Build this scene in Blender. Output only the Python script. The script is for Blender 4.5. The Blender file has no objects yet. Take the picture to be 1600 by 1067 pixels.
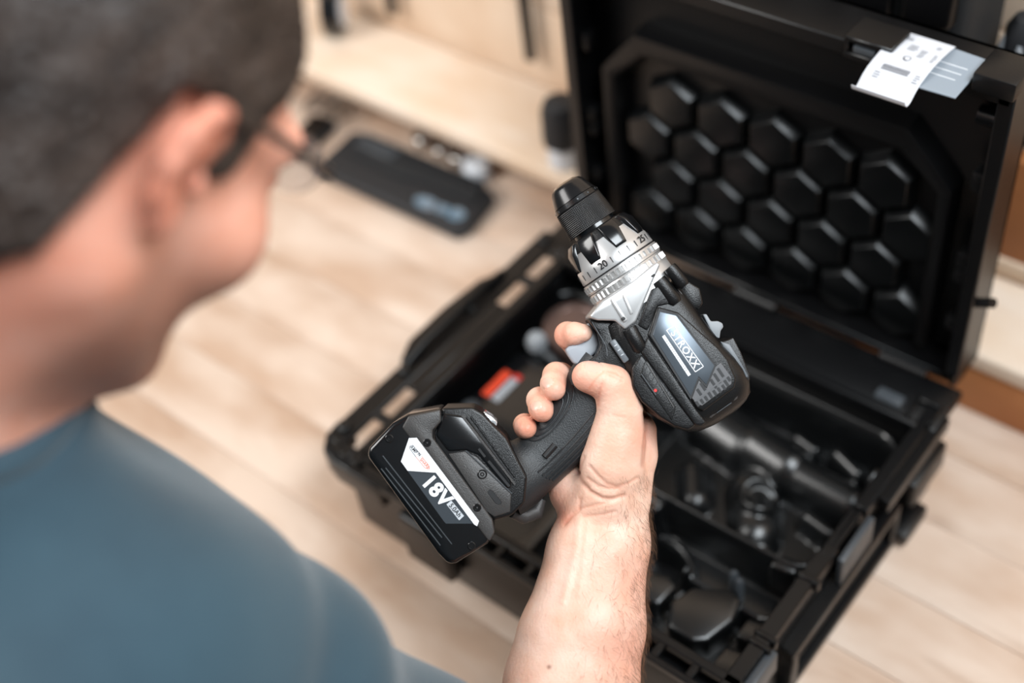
import bpy, bmesh, math, random
import numpy as np
from mathutils import Matrix, Vector

random.seed(7)
rng = np.random.default_rng(7)
scene = bpy.context.scene
COL = scene.collection

# ------------------------------------------------------------------ camera, world, lights
ZR = 1.01                 # height of the tool case's rim above the floor (bench top at 0.90)
BZ = 0.90                 # bench top
FPX = 2027.2              # focal length for a 1600 px wide frame
CAM = Vector((0.682758, -0.409750, 0.909277 + ZR))
cam_d = bpy.data.cameras.new('camera')
cam = bpy.data.objects.new('camera', cam_d)
COL.objects.link(cam)
cam.location = CAM
cam.rotation_euler = (0.753225, 0.112596, 0.681435)
cam_d.sensor_width = 36.0
cam_d.lens = FPX / 1600.0 * 36.0
cam_d.clip_start = 0.02
cam_d.dof.use_dof = True
cam_d.dof.focus_distance = 0.885
cam_d.dof.aperture_fstop = 2.0
scene.camera = cam

world = bpy.data.worlds.new('world')
scene.world = world
world.use_nodes = True
bg = world.node_tree.nodes['Background']
bg.inputs['Color'].default_value = (0.95, 0.98, 1.0, 1)
bg.inputs['Strength'].default_value = 0.19


def area_light(name, loc, target, sx, sy, power, color):
    d = bpy.data.lights.new(name, 'AREA')
    d.shape = 'RECTANGLE'
    d.size = sx
    d.size_y = sy
    d.energy = power
    d.color = color
    o = bpy.data.objects.new(name, d)
    COL.objects.link(o)
    o.location = loc
    o.rotation_euler = (Vector(target) - Vector(loc)).to_track_quat('-Z', 'Y').to_euler()
    return o


# the workshop's window behind on the left and a cooler ceiling panel above on the right
area_light('window_light_main', (-1.5, -1.6, 3.0), (0.2, 0.15, 1.0), 1.8, 1.4, 112, (1.0, 0.985, 0.96))
area_light('ceiling_panel_light', (1.15, 0.0, 2.75), (0.3, 0.15, 1.0), 1.1, 0.7, 54, (0.88, 0.95, 1.0))

scene.view_settings.view_transform = 'Standard'
scene.view_settings.look = 'None'
scene.view_settings.gamma = 1.0
scene.view_settings.use_curve_mapping = False
scene.view_settings.exposure = -0.20


# ------------------------------------------------------------------ helpers
def lin(c):
    out = []
    for v in c:
        v = v / 255.0
        out.append(v / 12.92 if v <= 0.04045 else ((v + 0.055) / 1.055) ** 2.4)
    return (*out, 1.0)


def mat(name, rgb, rough=0.5, metal=0.0, spec=0.5, coat=0.0, rgb2=None, vscale=20.0, stretch=(1, 1, 1),
        bump=0.0, bscale=200.0, sss=0.0, vmin=0.35, vmax=0.65, sheen=0.0):
    m = bpy.data.materials.new(name)
    m.use_nodes = True
    nt = m.node_tree
    b = nt.nodes['Principled BSDF']
    b.inputs['Base Color'].default_value = lin(rgb)
    b.inputs['Roughness'].default_value = rough
    b.inputs['Metallic'].default_value = metal
    b.inputs['Specular IOR Level'].default_value = spec
    b.inputs['Coat Weight'].default_value = coat
    b.inputs['Sheen Weight'].default_value = sheen
    if sss:
        b.inputs['Subsurface Weight'].default_value = sss
        b.inputs['Subsurface Radius'].default_value = (1.0, 0.35, 0.2)
        b.inputs['Subsurface Scale'].default_value = 0.004
    tc = nt.nodes.new('ShaderNodeTexCoord')
    mp = nt.nodes.new('ShaderNodeMapping')
    mp.inputs['Scale'].default_value = stretch
    nt.links.new(tc.outputs['Object'], mp.inputs['Vector'])
    if rgb2 is not None:
        n = nt.nodes.new('ShaderNodeTexNoise')
        n.inputs['Scale'].default_value = vscale
        n.inputs['Detail'].default_value = 4
        nt.links.new(mp.outputs['Vector'], n.inputs['Vector'])
        r = nt.nodes.new('ShaderNodeValToRGB')
        r.color_ramp.elements[0].position = vmin
        r.color_ramp.elements[0].color = lin(rgb)
        r.color_ramp.elements[1].position = vmax
        r.color_ramp.elements[1].color = lin(rgb2)
        nt.links.new(n.outputs['Fac'], r.inputs['Fac'])
        nt.links.new(r.outputs['Color'], b.inputs['Base Color'])
    if bump:
        n2 = nt.nodes.new('ShaderNodeTexNoise')
        n2.inputs['Scale'].default_value = bscale
        n2.inputs['Detail'].default_value = 3
        nt.links.new(mp.outputs['Vector'], n2.inputs['Vector'])
        bp = nt.nodes.new('ShaderNodeBump')
        bp.inputs['Strength'].default_value = bump
        bp.inputs['Distance'].default_value = 0.001
        nt.links.new(n2.outputs['Fac'], bp.inputs['Height'])
        nt.links.new(bp.outputs['Normal'], b.inputs['Normal'])
    return m


def wood_mat(name, c1, c2, c3, patch=3.0, rough=0.55, seed=0.0):
    """pale sawn timber: long grain along X, broad patches, a few knots and scuffs"""
    m = bpy.data.materials.new(name)
    m.use_nodes = True
    nt = m.node_tree
    N = nt.nodes.new
    L = nt.links.new
    b = nt.nodes['Principled BSDF']
    b.inputs['Roughness'].default_value = rough
    b.inputs['Specular IOR Level'].default_value = 0.3
    tc = N('ShaderNodeTexCoord')
    oi = N('ShaderNodeObjectInfo')
    add = N('ShaderNodeVectorMath')
    add.operation = 'MULTIPLY_ADD'
    add.inputs[1].default_value = (1, 1, 1)
    sc = N('ShaderNodeVectorMath')
    sc.operation = 'SCALE'
    sc.inputs[0].default_value = (3.1, 1.7, 0.9)
    L(oi.outputs['Random'], sc.inputs['Scale'])
    L(tc.outputs['Object'], add.inputs[0])
    L(sc.outputs['Vector'], add.inputs[2])
    mp = N('ShaderNodeMapping')
    mp.inputs['Scale'].default_value = (1.0, 9.0, 9.0)
    mp.inputs['Location'].default_value = (seed, seed * 2, 0)
    L(add.outputs['Vector'], mp.inputs['Vector'])
    g = N('ShaderNodeTexNoise')
    g.inputs['Scale'].default_value = 6.0
    g.inputs['Detail'].default_value = 6
    g.inputs['Distortion'].default_value = 0.6
    L(mp.outputs['Vector'], g.inputs['Vector'])
    mp2 = N('ShaderNodeMapping')
    mp2.inputs['Scale'].default_value = (1.0, 2.2, 1.0)
    mp2.inputs['Location'].default_value = (seed, 0, seed)
    L(add.outputs['Vector'], mp2.inputs['Vector'])
    p = N('ShaderNodeTexNoise')
    p.inputs['Scale'].default_value = patch * 2.2
    p.inputs['Detail'].default_value = 3
    L(mp2.outputs['Vector'], p.inputs['Vector'])
    r1 = N('ShaderNodeValToRGB')
    r1.color_ramp.elements[0].position = 0.36
    r1.color_ramp.elements[0].color = lin(c2)
    r1.color_ramp.elements[1].position = 0.62
    r1.color_ramp.elements[1].color = lin(c1)
    L(p.outputs['Fac'], r1.inputs['Fac'])
    r2 = N('ShaderNodeValToRGB')
    r2.color_ramp.elements[0].position = 0.30
    r2.color_ramp.elements[0].color = (1, 1, 1, 1)
    r2.color_ramp.elements[1].position = 0.42
    r2.color_ramp.elements[1].color = (0, 0, 0, 1)
    L(g.outputs['Fac'], r2.inputs['Fac'])
    mx = N('ShaderNodeMix')
    mx.data_type = 'RGBA'
    L(r1.outputs['Color'], mx.inputs[6])
    mx.inputs[7].default_value = lin(c3)
    ml = N('ShaderNodeMath')
    ml.operation = 'MULTIPLY'
    ml.inputs[1].default_value = 0.22
    L(r2.outputs['Color'], ml.inputs[0])
    L(ml.outputs['Value'], mx.inputs[0])
    # dark knots and scuffs
    k = N('ShaderNodeTexVoronoi')
    k.inputs['Scale'].default_value = 5.0
    L(mp2.outputs['Vector'], k.inputs['Vector'])
    r3 = N('ShaderNodeValToRGB')
    r3.color_ramp.elements[0].position = 0.03
    r3.color_ramp.elements[0].color = (1, 1, 1, 1)
    r3.color_ramp.elements[1].position = 0.13
    r3.color_ramp.elements[1].color = (0, 0, 0, 1)
    L(k.outputs['Distance'], r3.inputs['Fac'])
    ml2 = N('ShaderNodeMath')
    ml2.operation = 'MULTIPLY'
    ml2.inputs[1].default_value = 0.30
    L(r3.outputs['Color'], ml2.inputs[0])
    mx2 = N('ShaderNodeMix')
    mx2.data_type = 'RGBA'
    L(mx.outputs[2], mx2.inputs[6])
    mx2.inputs[7].default_value = lin((128, 92, 66))
    L(ml2.outputs['Value'], mx2.inputs[0])
    L(mx2.outputs[2], b.inputs['Base Color'])
    bp = N('ShaderNodeBump')
    bp.inputs['Strength'].default_value = 0.25
    bp.inputs['Distance'].default_value = 0.001
    L(g.outputs['Fac'], bp.inputs['Height'])
    L(bp.outputs['Normal'], b.inputs['Normal'])
    return m


M = {}
M['bench'] = wood_mat('bench_wood', (211, 190, 173), (188, 159, 137), (156, 123, 100))
M['ledge'] = wood_mat('ledge_wood', (226, 208, 190), (216, 190, 164), (192, 158, 128), seed=2.3)
M['riser'] = wood_mat('riser_wood', (206, 146, 98), (188, 124, 78), (150, 92, 54), seed=4.1)
M['wall'] = wood_mat('wall_wood', (226, 204, 182), (214, 186, 160), (190, 156, 126), seed=7.7)
M['floor'] = mat('concrete', (120, 116, 112), 0.8, rgb2=(140, 136, 130), vscale=4)
M['case'] = mat('case_plastic', (8, 8, 9), 0.34, spec=0.38, bump=0.15, bscale=900)
M['case_in'] = mat('case_inner_plastic', (7, 7, 8), 0.36, spec=0.34, bump=0.2, bscale=700)
M['tray'] = mat('vacuum_formed_tray', (8, 9, 10), 0.31, spec=0.72)
M['foam'] = mat('lid_foam', (6, 7, 8), 0.30, spec=0.38)
M['case_grey'] = mat('case_grey_plastic', (58, 62, 66), 0.4)
M['drill_black'] = mat('drill_black_plastic', (15, 15, 16), 0.34, spec=0.42, bump=0.25, bscale=1400)
M['drill_gloss'] = mat('drill_gloss_plastic', (14, 15, 17), 0.18, spec=0.6)
M['drill_char'] = mat('drill_charcoal_plastic', (58, 56, 55), 0.40, bump=0.25, bscale=1400)
M['vent'] = mat('vent_grille_lit', (84, 84, 86), 0.4)  # lighter grey paints the light caught on the vent lattice
M['rubber'] = mat('grip_rubber', (33, 35, 37), 0.46, bump=0.3, bscale=1200)
M['silver'] = mat('cast_silver', (200, 200, 200), 0.34, metal=0.65)
M['silver_dark'] = mat('ring_silver', (198, 197, 196), 0.30, metal=0.7)
M['chuck'] = mat('chuck_black', (24, 24, 25), 0.24, metal=0.3, spec=0.6)
M['chuck_edge'] = mat('chuck_steel', (176, 172, 166), 0.22, metal=1.0)
M['trigger'] = mat('trigger_grey', (150, 155, 162), 0.42)
M['button'] = mat('button_grey', (96, 101, 106), 0.4)
M['plate'] = mat('badge_steel', (96, 104, 112), 0.34, metal=0.7)
M['white'] = mat('print_white', (236, 237, 240), 0.45)
M['ink'] = mat('print_black', (20, 20, 22), 0.5)
M['paper_ink'] = mat('paper_ink', (60, 62, 68), 0.6)
M['block'] = wood_mat('brown_block_wood', (170, 112, 70), (150, 94, 56), (116, 68, 38), seed=9.2)
M['grey_print'] = mat('print_grey', (150, 154, 160), 0.5)
M['pale_grey'] = mat('print_pale_grey', (196, 200, 205), 0.5)
M['orange'] = mat('print_orange', (224, 120, 84), 0.5)
M['label_dark'] = mat('label_slate', (52, 58, 64), 0.35)
M['red'] = mat('red_plastic', (196, 40, 34), 0.4)
M['redlabel'] = mat('red_label', (214, 66, 36), 0.5)
M['lens'] = mat('clear_lens', (220, 224, 228), 0.08, metal=0.6)
M['steel'] = mat('bright_steel', (196, 194, 190), 0.25, metal=1.0)
M['dark_steel'] = mat('dark_steel', (40, 38, 37), 0.4, metal=0.6)
M['paper'] = mat('label_paper', (190, 192, 198), 0.75)
M['card'] = mat('grey_card', (128, 137, 146), 0.55)
M['cloth_black'] = mat('black_nylon', (20, 21, 23), 0.75, bump=0.8, bscale=500)
M['pouch'] = mat('black_pouch', (27, 28, 31), 0.6, bump=0.4, bscale=600)
M['blueprint'] = mat('pouch_print', (92, 122, 142), 0.5, rgb2=(130, 140, 150), vscale=60)
M['bottle_white'] = mat('white_plastic', (214, 218, 224), 0.35)
M['tin'] = mat('warm_tin', (104, 84, 78), 0.32, metal=0.5)
M['handle_grey'] = mat('handle_grey', (140, 144, 148), 0.5)
M['skin'] = None


def setp(o, parent):
    if parent is not None:
        o.parent = parent
        o.matrix_parent_inverse = Matrix.Translation(-parent.location)   # meshes are written in room coordinates
    return o


def empty(name, loc, label, cat, group=None):
    o = bpy.data.objects.new(name, None)
    COL.objects.link(o)
    o.location = loc
    o.empty_display_size = 0.03
    o['label'] = label
    o['category'] = cat
    if group:
        o['group'] = group
    return o


def tag(o, label, cat, group=None):
    o['label'] = label
    o['category'] = cat
    if group:
        o['group'] = group
    return o


def mk(name, verts, faces, m, parent=None, smooth=False, bevel=0.0, segs=2, loc=None, autos=40):
    me = bpy.data.meshes.new(name)
    bm = bmesh.new()
    vs = [bm.verts.new(v) for v in verts]
    for f in faces:
        try:
            bm.faces.new([vs[i] for i in f])
        except ValueError:
            pass
    bmesh.ops.recalc_face_normals(bm, faces=bm.faces)
    if bevel > 0:
        es = [e for e in bm.edges if len(e.link_faces) == 2 and e.calc_face_angle(0) > math.radians(28)]
        bmesh.ops.bevel(bm, geom=es, offset=bevel, offset_type='OFFSET', segments=segs, profile=0.5,
                        affect='EDGES', clamp_overlap=True)
    for f in bm.faces:
        f.smooth = smooth or bevel > 0
    if smooth or bevel > 0:
        a = math.radians(autos)
        for e in bm.edges:
            if len(e.link_faces) == 2 and e.calc_face_angle(0) > a:
                e.smooth = False
    bm.to_mesh(me)
    bm.free()
    me.materials.append(m)
    o = bpy.data.objects.new(name, me)
    COL.objects.link(o)
    if loc is not None:
        o.location = loc
    return setp(o, parent)


BOXF = [(0, 1, 3, 2), (4, 6, 7, 5), (0, 4, 5, 1), (2, 3, 7, 6), (0, 2, 6, 4), (1, 5, 7, 3)]


def box(name, x, y, z, m, parent=None, bevel=0.0, segs=2, loc=None):
    v = [(a, b, c) for a in x for b in y for c in z]
    return mk(name, v, BOXF, m, parent, False, bevel, segs, loc)


def multi_box(name, boxes, m, parent=None, bevel=0.0, segs=1):
    V, Fc = [], []
    for x, y, z in boxes:
        n = len(V)
        V += [(a, b, c) for a in x for b in y for c in z]
        Fc += [tuple(n + i for i in f) for f in BOXF]
    return mk(name, V, Fc, m, parent, False, bevel, segs)


def prism(name, poly, axis, a0, a1, m, parent=None, bevel=0.0, segs=2):
    """poly in the two other axes, extruded along axis from a0 to a1"""
    def put(p, a):
        p = list(p)
        p.insert(axis, a)
        return tuple(p)
    n = len(poly)
    V = [put(p, a0) for p in poly] + [put(p, a1) for p in poly]
    Fc = [tuple(range(n)), tuple(range(2 * n - 1, n - 1, -1))]
    Fc += [(i, (i + 1) % n, n + (i + 1) % n, n + i) for i in range(n)]
    return mk(name, V, Fc, m, parent, False, bevel, segs)


def tube_geo(pts, rad, sides=8, caps=True):
    pts = [Vector(p) for p in pts]
    n = len(pts)
    rads = rad if hasattr(rad, '__len__') else [rad] * n
    V, Fc = [], []
    prev = None
    for i, p in enumerate(pts):
        t = (pts[min(i + 1, n - 1)] - pts[max(i - 1, 0)]).normalized()
        if prev is None:
            a = Vector((0, 0, 1)) if abs(t.z) < 0.9 else Vector((1, 0, 0))
            u = t.cross(a).normalized()
        else:
            u = (prev - t * prev.dot(t)).normalized()
        prev = u
        w = t.cross(u)
        for k in range(sides):
            an = 2 * math.pi * k / sides
            V.append(p + (u * math.cos(an) + w * math.sin(an)) * rads[i])
    for i in range(n - 1):
        for k in range(sides):
            k2 = (k + 1) % sides
            Fc.append((i * sides + k, i * sides + k2, (i + 1) * sides + k2, (i + 1) * sides + k))
    if caps:
        Fc.append(tuple(range(sides - 1, -1, -1)))
        Fc.append(tuple((n - 1) * sides + k for k in range(sides)))
    return V, Fc


def tube(name, pts, rad, m, parent=None, sides=8):
    V, Fc = tube_geo(pts, rad, sides)
    return mk(name, V, Fc, m, parent, True, autos=50)


def lathe_geo(prof, origin, axis, up, seg=32, rfun=None):
    """prof: list of (distance along axis, radius)"""
    origin, axis, up = Vector(origin), Vector(axis).normalized(), Vector(up).normalized()
    side = axis.cross(up)
    V, Fc = [], []
    for s, r in prof:
        for k in range(seg):
            an = 2 * math.pi * k / seg
            rr = r if rfun is None else rfun(s, r, an)
            V.append(origin + axis * s + (up * math.cos(an) + side * math.sin(an)) * rr)
    for i in range(len(prof) - 1):
        for k in range(seg):
            k2 = (k + 1) % seg
            Fc.append((i * seg + k, i * seg + k2, (i + 1) * seg + k2, (i + 1) * seg + k))
    Fc.append(tuple(range(seg - 1, -1, -1)))
    Fc.append(tuple((len(prof) - 1) * seg + k for k in range(seg)))
    return V, Fc


def lathe(name, prof, origin, axis, up, m, parent=None, seg=32, rfun=None, autos=35):
    V, Fc = lathe_geo(prof, origin, axis, up, seg, rfun)
    return mk(name, V, Fc, m, parent, True, autos=autos)


def text_obj(name, s, size, m, parent, origin, xdir, ydir, extrude=0.0001, bold=0.0, space=1.0):
    cu = bpy.data.curves.new(name, 'FONT')
    cu.body = s
    cu.size = size
    cu.align_x = 'CENTER'
    cu.align_y = 'CENTER'
    cu.extrude = extrude
    cu.offset = bold
    cu.space_character = space
    t = bpy.data.objects.new(name + '_tmp', cu)
    COL.objects.link(t)
    dg = bpy.context.evaluated_depsgraph_get()
    me = bpy.data.meshes.new_from_object(t.evaluated_get(dg))
    bpy.data.objects.remove(t)
    x, y = Vector(xdir).normalized(), Vector(ydir).normalized()
    z = x.cross(y)
    mt = Matrix((x, y, z)).transposed().to_4x4()
    mt.translation = Vector(origin)
    me.transform(mt)
    me.materials.clear()
    me.materials.append(m)
    me.name = name
    o = bpy.data.objects.new(name, me)
    COL.objects.link(o)
    return setp(o, parent)


# ------------------------------------------------------------------ signed-distance modelling (bodies)
class Field:
    def __init__(self, lo, hi, h):
        self.lo = np.array(lo, np.float32)
        self.h = h
        self.n = np.ceil((np.array(hi) - np.array(lo)) / h).astype(int) + 1
        self.v = np.full(self.n, 1.0, np.float32)

    def sub(self, a, b):
        i0 = np.clip(np.floor((np.array(a) - self.lo) / self.h).astype(int), 0, self.n)
        i1 = np.clip(np.ceil((np.array(b) - self.lo) / self.h).astype(int) + 1, 0, self.n)
        sl = tuple(slice(int(p), int(q)) for p, q in zip(i0, i1))
        ax = [self.lo[k] + self.h * np.arange(i0[k], i1[k], dtype=np.float32) for k in range(3)]
        X, Y, Z = np.meshgrid(*ax, indexing='ij', sparse=True)
        return sl, X, Y, Z

    @staticmethod
    def smin(a, b, k):
        if k <= 0:
            return np.minimum(a, b)
        hh = np.maximum(k - np.abs(a - b), 0) / k
        return np.minimum(a, b) - hh * hh * k * 0.25

    def cone(self, a, b, ra, rb, k=0.0):
        a, b = np.array(a, float), np.array(b, float)
        m_ = max(ra, rb) + k + 4 * self.h
        sl, X, Y, Z = self.sub(np.minimum(a, b) - m_, np.maximum(a, b) + m_)
        if self.v[sl].size == 0:
            return
        d = b - a
        L2 = max(float(d @ d), 1e-12)
        t = np.clip(((X - a[0]) * d[0] + (Y - a[1]) * d[1] + (Z - a[2]) * d[2]) / L2, 0, 1)
        q = np.sqrt((X - a[0] - t * d[0]) ** 2 + (Y - a[1] - t * d[1]) ** 2 + (Z - a[2] - t * d[2]) ** 2)
        q = q - (ra + (rb - ra) * t)
        self.v[sl] = self.smin(self.v[sl], q.astype(np.float32), k)

    def chain(self, pts, k=0.0):
        for p, q in zip(pts[:-1], pts[1:]):
            self.cone(p[:3], q[:3], p[3], q[3], k)

    def ell(self, c, r, k=0.0, rot=None, sub=False):
        c, r = np.array(c, float), np.array(r, float)
        m_ = r.max() + k + 4 * self.h
        sl, X, Y, Z = self.sub(c - m_, c + m_)
        if self.v[sl].size == 0:
            return
        X, Y, Z = X - c[0], Y - c[1], Z - c[2]
        if rot is not None:
            R = np.array(rot)
            X, Y, Z = (R[0][0] * X + R[1][0] * Y + R[2][0] * Z, R[0][1] * X + R[1][1] * Y + R[2][1] * Z,
                       R[0][2] * X + R[1][2] * Y + R[2][2] * Z)
        k0 = np.sqrt((X / r[0]) ** 2 + (Y / r[1]) ** 2 + (Z / r[2]) ** 2)
        k1 = np.sqrt((X / r[0] ** 2) ** 2 + (Y / r[1] ** 2) ** 2 + (Z / r[2] ** 2) ** 2)
        q = (k0 * (k0 - 1) / np.maximum(k1, 1e-6)).astype(np.float32)
        if sub:
            self.v[sl] = -self.smin(-self.v[sl], q, k)
        else:
            self.v[sl] = self.smin(self.v[sl], q, k)

    def merge(self, other, k=0.0):
        self.v = self.smin(self.v, other.v, k)

    def mesh(self, smooth=2):
        v = self.v
        ins = v < 0
        nx, ny, nz = v.shape
        acc = np.zeros((nx - 1, ny - 1, nz - 1, 3), np.float32)
        cnt = np.zeros((nx - 1, ny - 1, nz - 1), np.float32)
        S = lambda o, n: slice(o, n - 1 + o)
        for ax in range(3):
            oth = [a for a in range(3) if a != ax]
            for o1 in (0, 1):
                for o2 in (0, 1):
                    off0 = [0, 0, 0]
                    off0[oth[0]] = o1
                    off0[oth[1]] = o2
                    off1 = list(off0)
                    off1[ax] = 1
                    A = v[S(off0[0], nx), S(off0[1], ny), S(off0[2], nz)]
                    B = v[S(off1[0], nx), S(off1[1], ny), S(off1[2], nz)]
                    cr = (A < 0) != (B < 0)
                    t = np.where(cr, A / np.where(cr, A - B, 1), 0)
                    cnt += cr
                    for c in range(3):
                        acc[..., c] += np.where(cr, t if c == ax else off0[c], 0)
        act = cnt > 0
        idx = np.full(act.shape, -1, np.int64)
        idx[act] = np.arange(act.sum())
        cells = np.argwhere(act)
        P = self.lo + self.h * (cells + acc[act] / cnt[act][:, None])
        quads = []
        for ax in range(3):
            o = [a for a in range(3) if a != ax]
            sl0 = [slice(1, n - 1) for n in v.shape]
            sl1 = [slice(1, n - 1) for n in v.shape]
            sl0[ax] = slice(0, v.shape[ax] - 1)
            sl1[ax] = slice(1, v.shape[ax])
            A, B = ins[tuple(sl0)], ins[tuple(sl1)]
            for flip, sel in ((False, A & ~B), (True, ~A & B)):
                e = np.argwhere(sel)
                if len(e) == 0:
                    continue
                base = e.copy()
                base[:, o[0]] += 1
                base[:, o[1]] += 1

                def cid(d0, d1):
                    q = base.copy()
                    q[:, o[0]] -= d0
                    q[:, o[1]] -= d1
                    return idx[q[:, 0], q[:, 1], q[:, 2]]
                qd = np.stack([cid(1, 1), cid(0, 1), cid(0, 0), cid(1, 0)], 1)
                if ax == 1:
                    qd = qd[:, ::-1]
                if flip:
                    qd = qd[:, ::-1]
                quads.append(qd)
        Q = np.concatenate(quads)
        Q = Q[(Q >= 0).all(1)]
        for _ in range(smooth):
            s = np.zeros_like(P)
            c = np.zeros(len(P), np.float32)
            for a, b in ((0, 1), (1, 2), (2, 3), (3, 0)):
                np.add.at(s, Q[:, a], P[Q[:, b]])
                np.add.at(s, Q[:, b], P[Q[:, a]])
                np.add.at(c, Q[:, a], 1)
                np.add.at(c, Q[:, b], 1)
            P = 0.4 * P + 0.6 * s / np.maximum(c, 1)[:, None]
        return P, Q


def vnormals(P, Q):
    n = np.cross(P[Q[:, 2]] - P[Q[:, 0]], P[Q[:, 3]] - P[Q[:, 1]])
    N = np.zeros_like(P)
    for a in range(4):
        np.add.at(N, Q[:, a], n)
    return N / np.maximum(np.linalg.norm(N, axis=1), 1e-12)[:, None]


def np_mesh(name, P, Q, mats, parent=None, midx=None, cols=None):
    me = bpy.data.meshes.new(name)
    me.vertices.add(len(P))
    me.vertices.foreach_set('co', np.asarray(P, np.float32).ravel())
    me.loops.add(Q.size)
    me.loops.foreach_set('vertex_index', np.asarray(Q, np.int32).ravel())
    me.polygons.add(len(Q))
    me.polygons.foreach_set('loop_start', np.arange(0, Q.size, 4, dtype=np.int32))
    me.update(calc_edges=True)
    me.validate()
    me.polygons.foreach_set('use_smooth', np.ones(len(me.polygons), bool))
    for m in mats:
        me.materials.append(m)
    if midx is not None:
        me.polygons.foreach_set('material_index', np.asarray(midx, np.int32))
    if cols is not None:
        ca = me.color_attributes.new('tone', 'FLOAT_COLOR', 'POINT')
        ca.data.foreach_set('color', np.asarray(cols, np.float32).ravel())
    me.update()
    o = bpy.data.objects.new(name, me)
    COL.objects.link(o)
    return setp(o, parent)


# ================================================================== the setting
def structure(o):
    o['kind'] = 'structure'
    return o


fl = structure(box('floor', (-3, 3), (-3, 1.2), (-0.05, 0.0), M['floor']))
# back wall: boards
wall = structure(box('wall_back', (-1.6, 1.6), (0.590, 0.65), (0.0, 2.4), M['wall']))
zz = 0.80
for i in range(9):
    h = 0.145
    box('board', (-1.6, 1.6), (0.567, 0.592), (zz + 0.0008, zz + h - 0.0008), M['wall'], wall, 0.0015)
    zz += h

# workbench: planks running along X
wb = empty('workbench', (0.1, 0.2, 0.0), 'pale wooden workbench top of long planks under the open tool case', 'workbench')
y = -0.180
k = 0
while y < 0.56:
    w = 0.080
    y1 = min(y + w, 0.567)
    dz = [0, -0.0008, 0.0, -0.0012, -0.0004][k % 5]
    box('plank', (-1.5, 1.5), (y + 0.00025, y1 - 0.00025), (BZ - 0.04, BZ + min(dz, 0) * 0.4), M['bench'], wb, 0.0007)
    y += w
    k += 1
for lx in (-1.4, 1.4):
    for ly in (-0.15, 0.5):
        box('leg', (lx - 0.04, lx + 0.04), (ly - 0.03, ly + 0.05), (0.0, BZ - 0.04), M['bench'], wb, 0.004)

# ledge at the back of the bench
lg = empty('ledge', (0.1, 0.5, BZ), 'thick pale wooden ledge along the back of the bench', 'shelf')
ZL = ZR - 0.028
box('shelf_board', (-1.5, 1.5), (0.437, 0.566), (ZL - 0.022, ZL), M['ledge'], lg, 0.005, 3)
box('support_block', (0.30, 1.2), (0.440, 0.560), (BZ, ZL - 0.022), M['riser'], lg, 0.002)
box('support_block', (-1.40, -1.1), (0.440, 0.560), (BZ, ZL - 0.022), M['riser'], lg, 0.002)
box('gap_shade_strip', (-1.1, 0.30), (0.545, 0.562), (BZ, ZL - 0.022), M['dark_steel'], lg, 0.002)  # added dark strip standing in for the shade in the open gap

# ================================================================== the tool case
case = empty('tool_case', (0.22, 0.17, BZ), 'open black plastic tool case on the bench with its lid standing up', 'tool case')
C0, CI, CG = M['case'], M['case_in'], M['case_grey']
z = lambda a, b: (ZR + a, ZR + b)

base = multi_box('base_shell', [
    ((0.034, 0.438), (0.010, 0.330), z(-0.106, -0.100)),        # floor
    ((0.034, 0.039), (0.010, 0.330), z(-0.102, -0.004)),        # left wall
    ((0.426, 0.431), (0.010, 0.330), z(-0.102, -0.004)),        # right wall
    ((0.034, 0.431), (0.010, 0.015), z(-0.102, -0.004)),        # front wall
    ((0.034, 0.431), (0.318, 0.330), z(-0.102, -0.004)),        # back wall
], C0, case, 0.001)
for fx in (0.06, 0.40):
    for fy in (0.04, 0.29):
        box('foot', (fx - 0.02, fx + 0.02), (fy - 0.015, fy + 0.015), (BZ, ZR - 0.105), C0, case, 0.002)

# left rim flange with see-through slots
slots = [(0.010, 0.046), (0.056, 0.092), (0.226, 0.262), (0.273, 0.312)]
bxs = [((0.0265, 0.040), (-0.004, 0.336), z(-0.006, 0.0)),
       ((-0.010, 0.0125), (0.004, 0.336), z(-0.006, 0.0))]
yy = -0.004
for a, b in slots + [(0.336, 0.336)]:
    if a > yy:
        bxs.append(((0.0120, 0.0270), (yy, a), z(-0.006, 0.0)))
    yy = b
lf = multi_box('side_flange', bxs, C0, case, 0.0012)
prism('carry_handle', [(-0.008, 0.262), (-0.020, 0.240), (-0.025, 0.190), (-0.024, 0.137), (-0.013, 0.112), (-0.006, 0.116),
                       (-0.006, 0.258)], 2, ZR - 0.018, ZR + 0.001, C0, case, 0.004, 3)
tube('handle_bar', [(-0.004, 0.110, ZR + 0.002), (-0.004, 0.140, ZR + 0.008), (-0.004, 0.230, ZR + 0.008), (-0.004, 0.26, ZR + 0.002)],
     0.0045, C0, case)
tube('side_rail', [(0.036, 0.06, ZR - 0.012), (0.036, 0.10, ZR - 0.006), (0.036, 0.25, ZR - 0.006), (0.036, 0.30, ZR - 0.012)], 0.005, C0, case)
for by in (0.021, 0.105, 0.205, 0.322):
    box('rim_stud', (-0.006, 0.006), (by - 0.006, by + 0.006), z(-0.002, 0.005), C0, case, 0.003, 3)
prism('corner_bumper', [(-0.013, 0.020), (-0.011, 0.006), (0.000, -0.009), (0.018, -0.014), (0.075, -0.013), (0.075, 0.004),
                        (0.012, 0.004), (0.004, 0.012), (0.002, 0.030), (-0.012, 0.030)], 2, ZR - 0.030, ZR - 0.001, C0, case, 0.003, 3)
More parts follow.
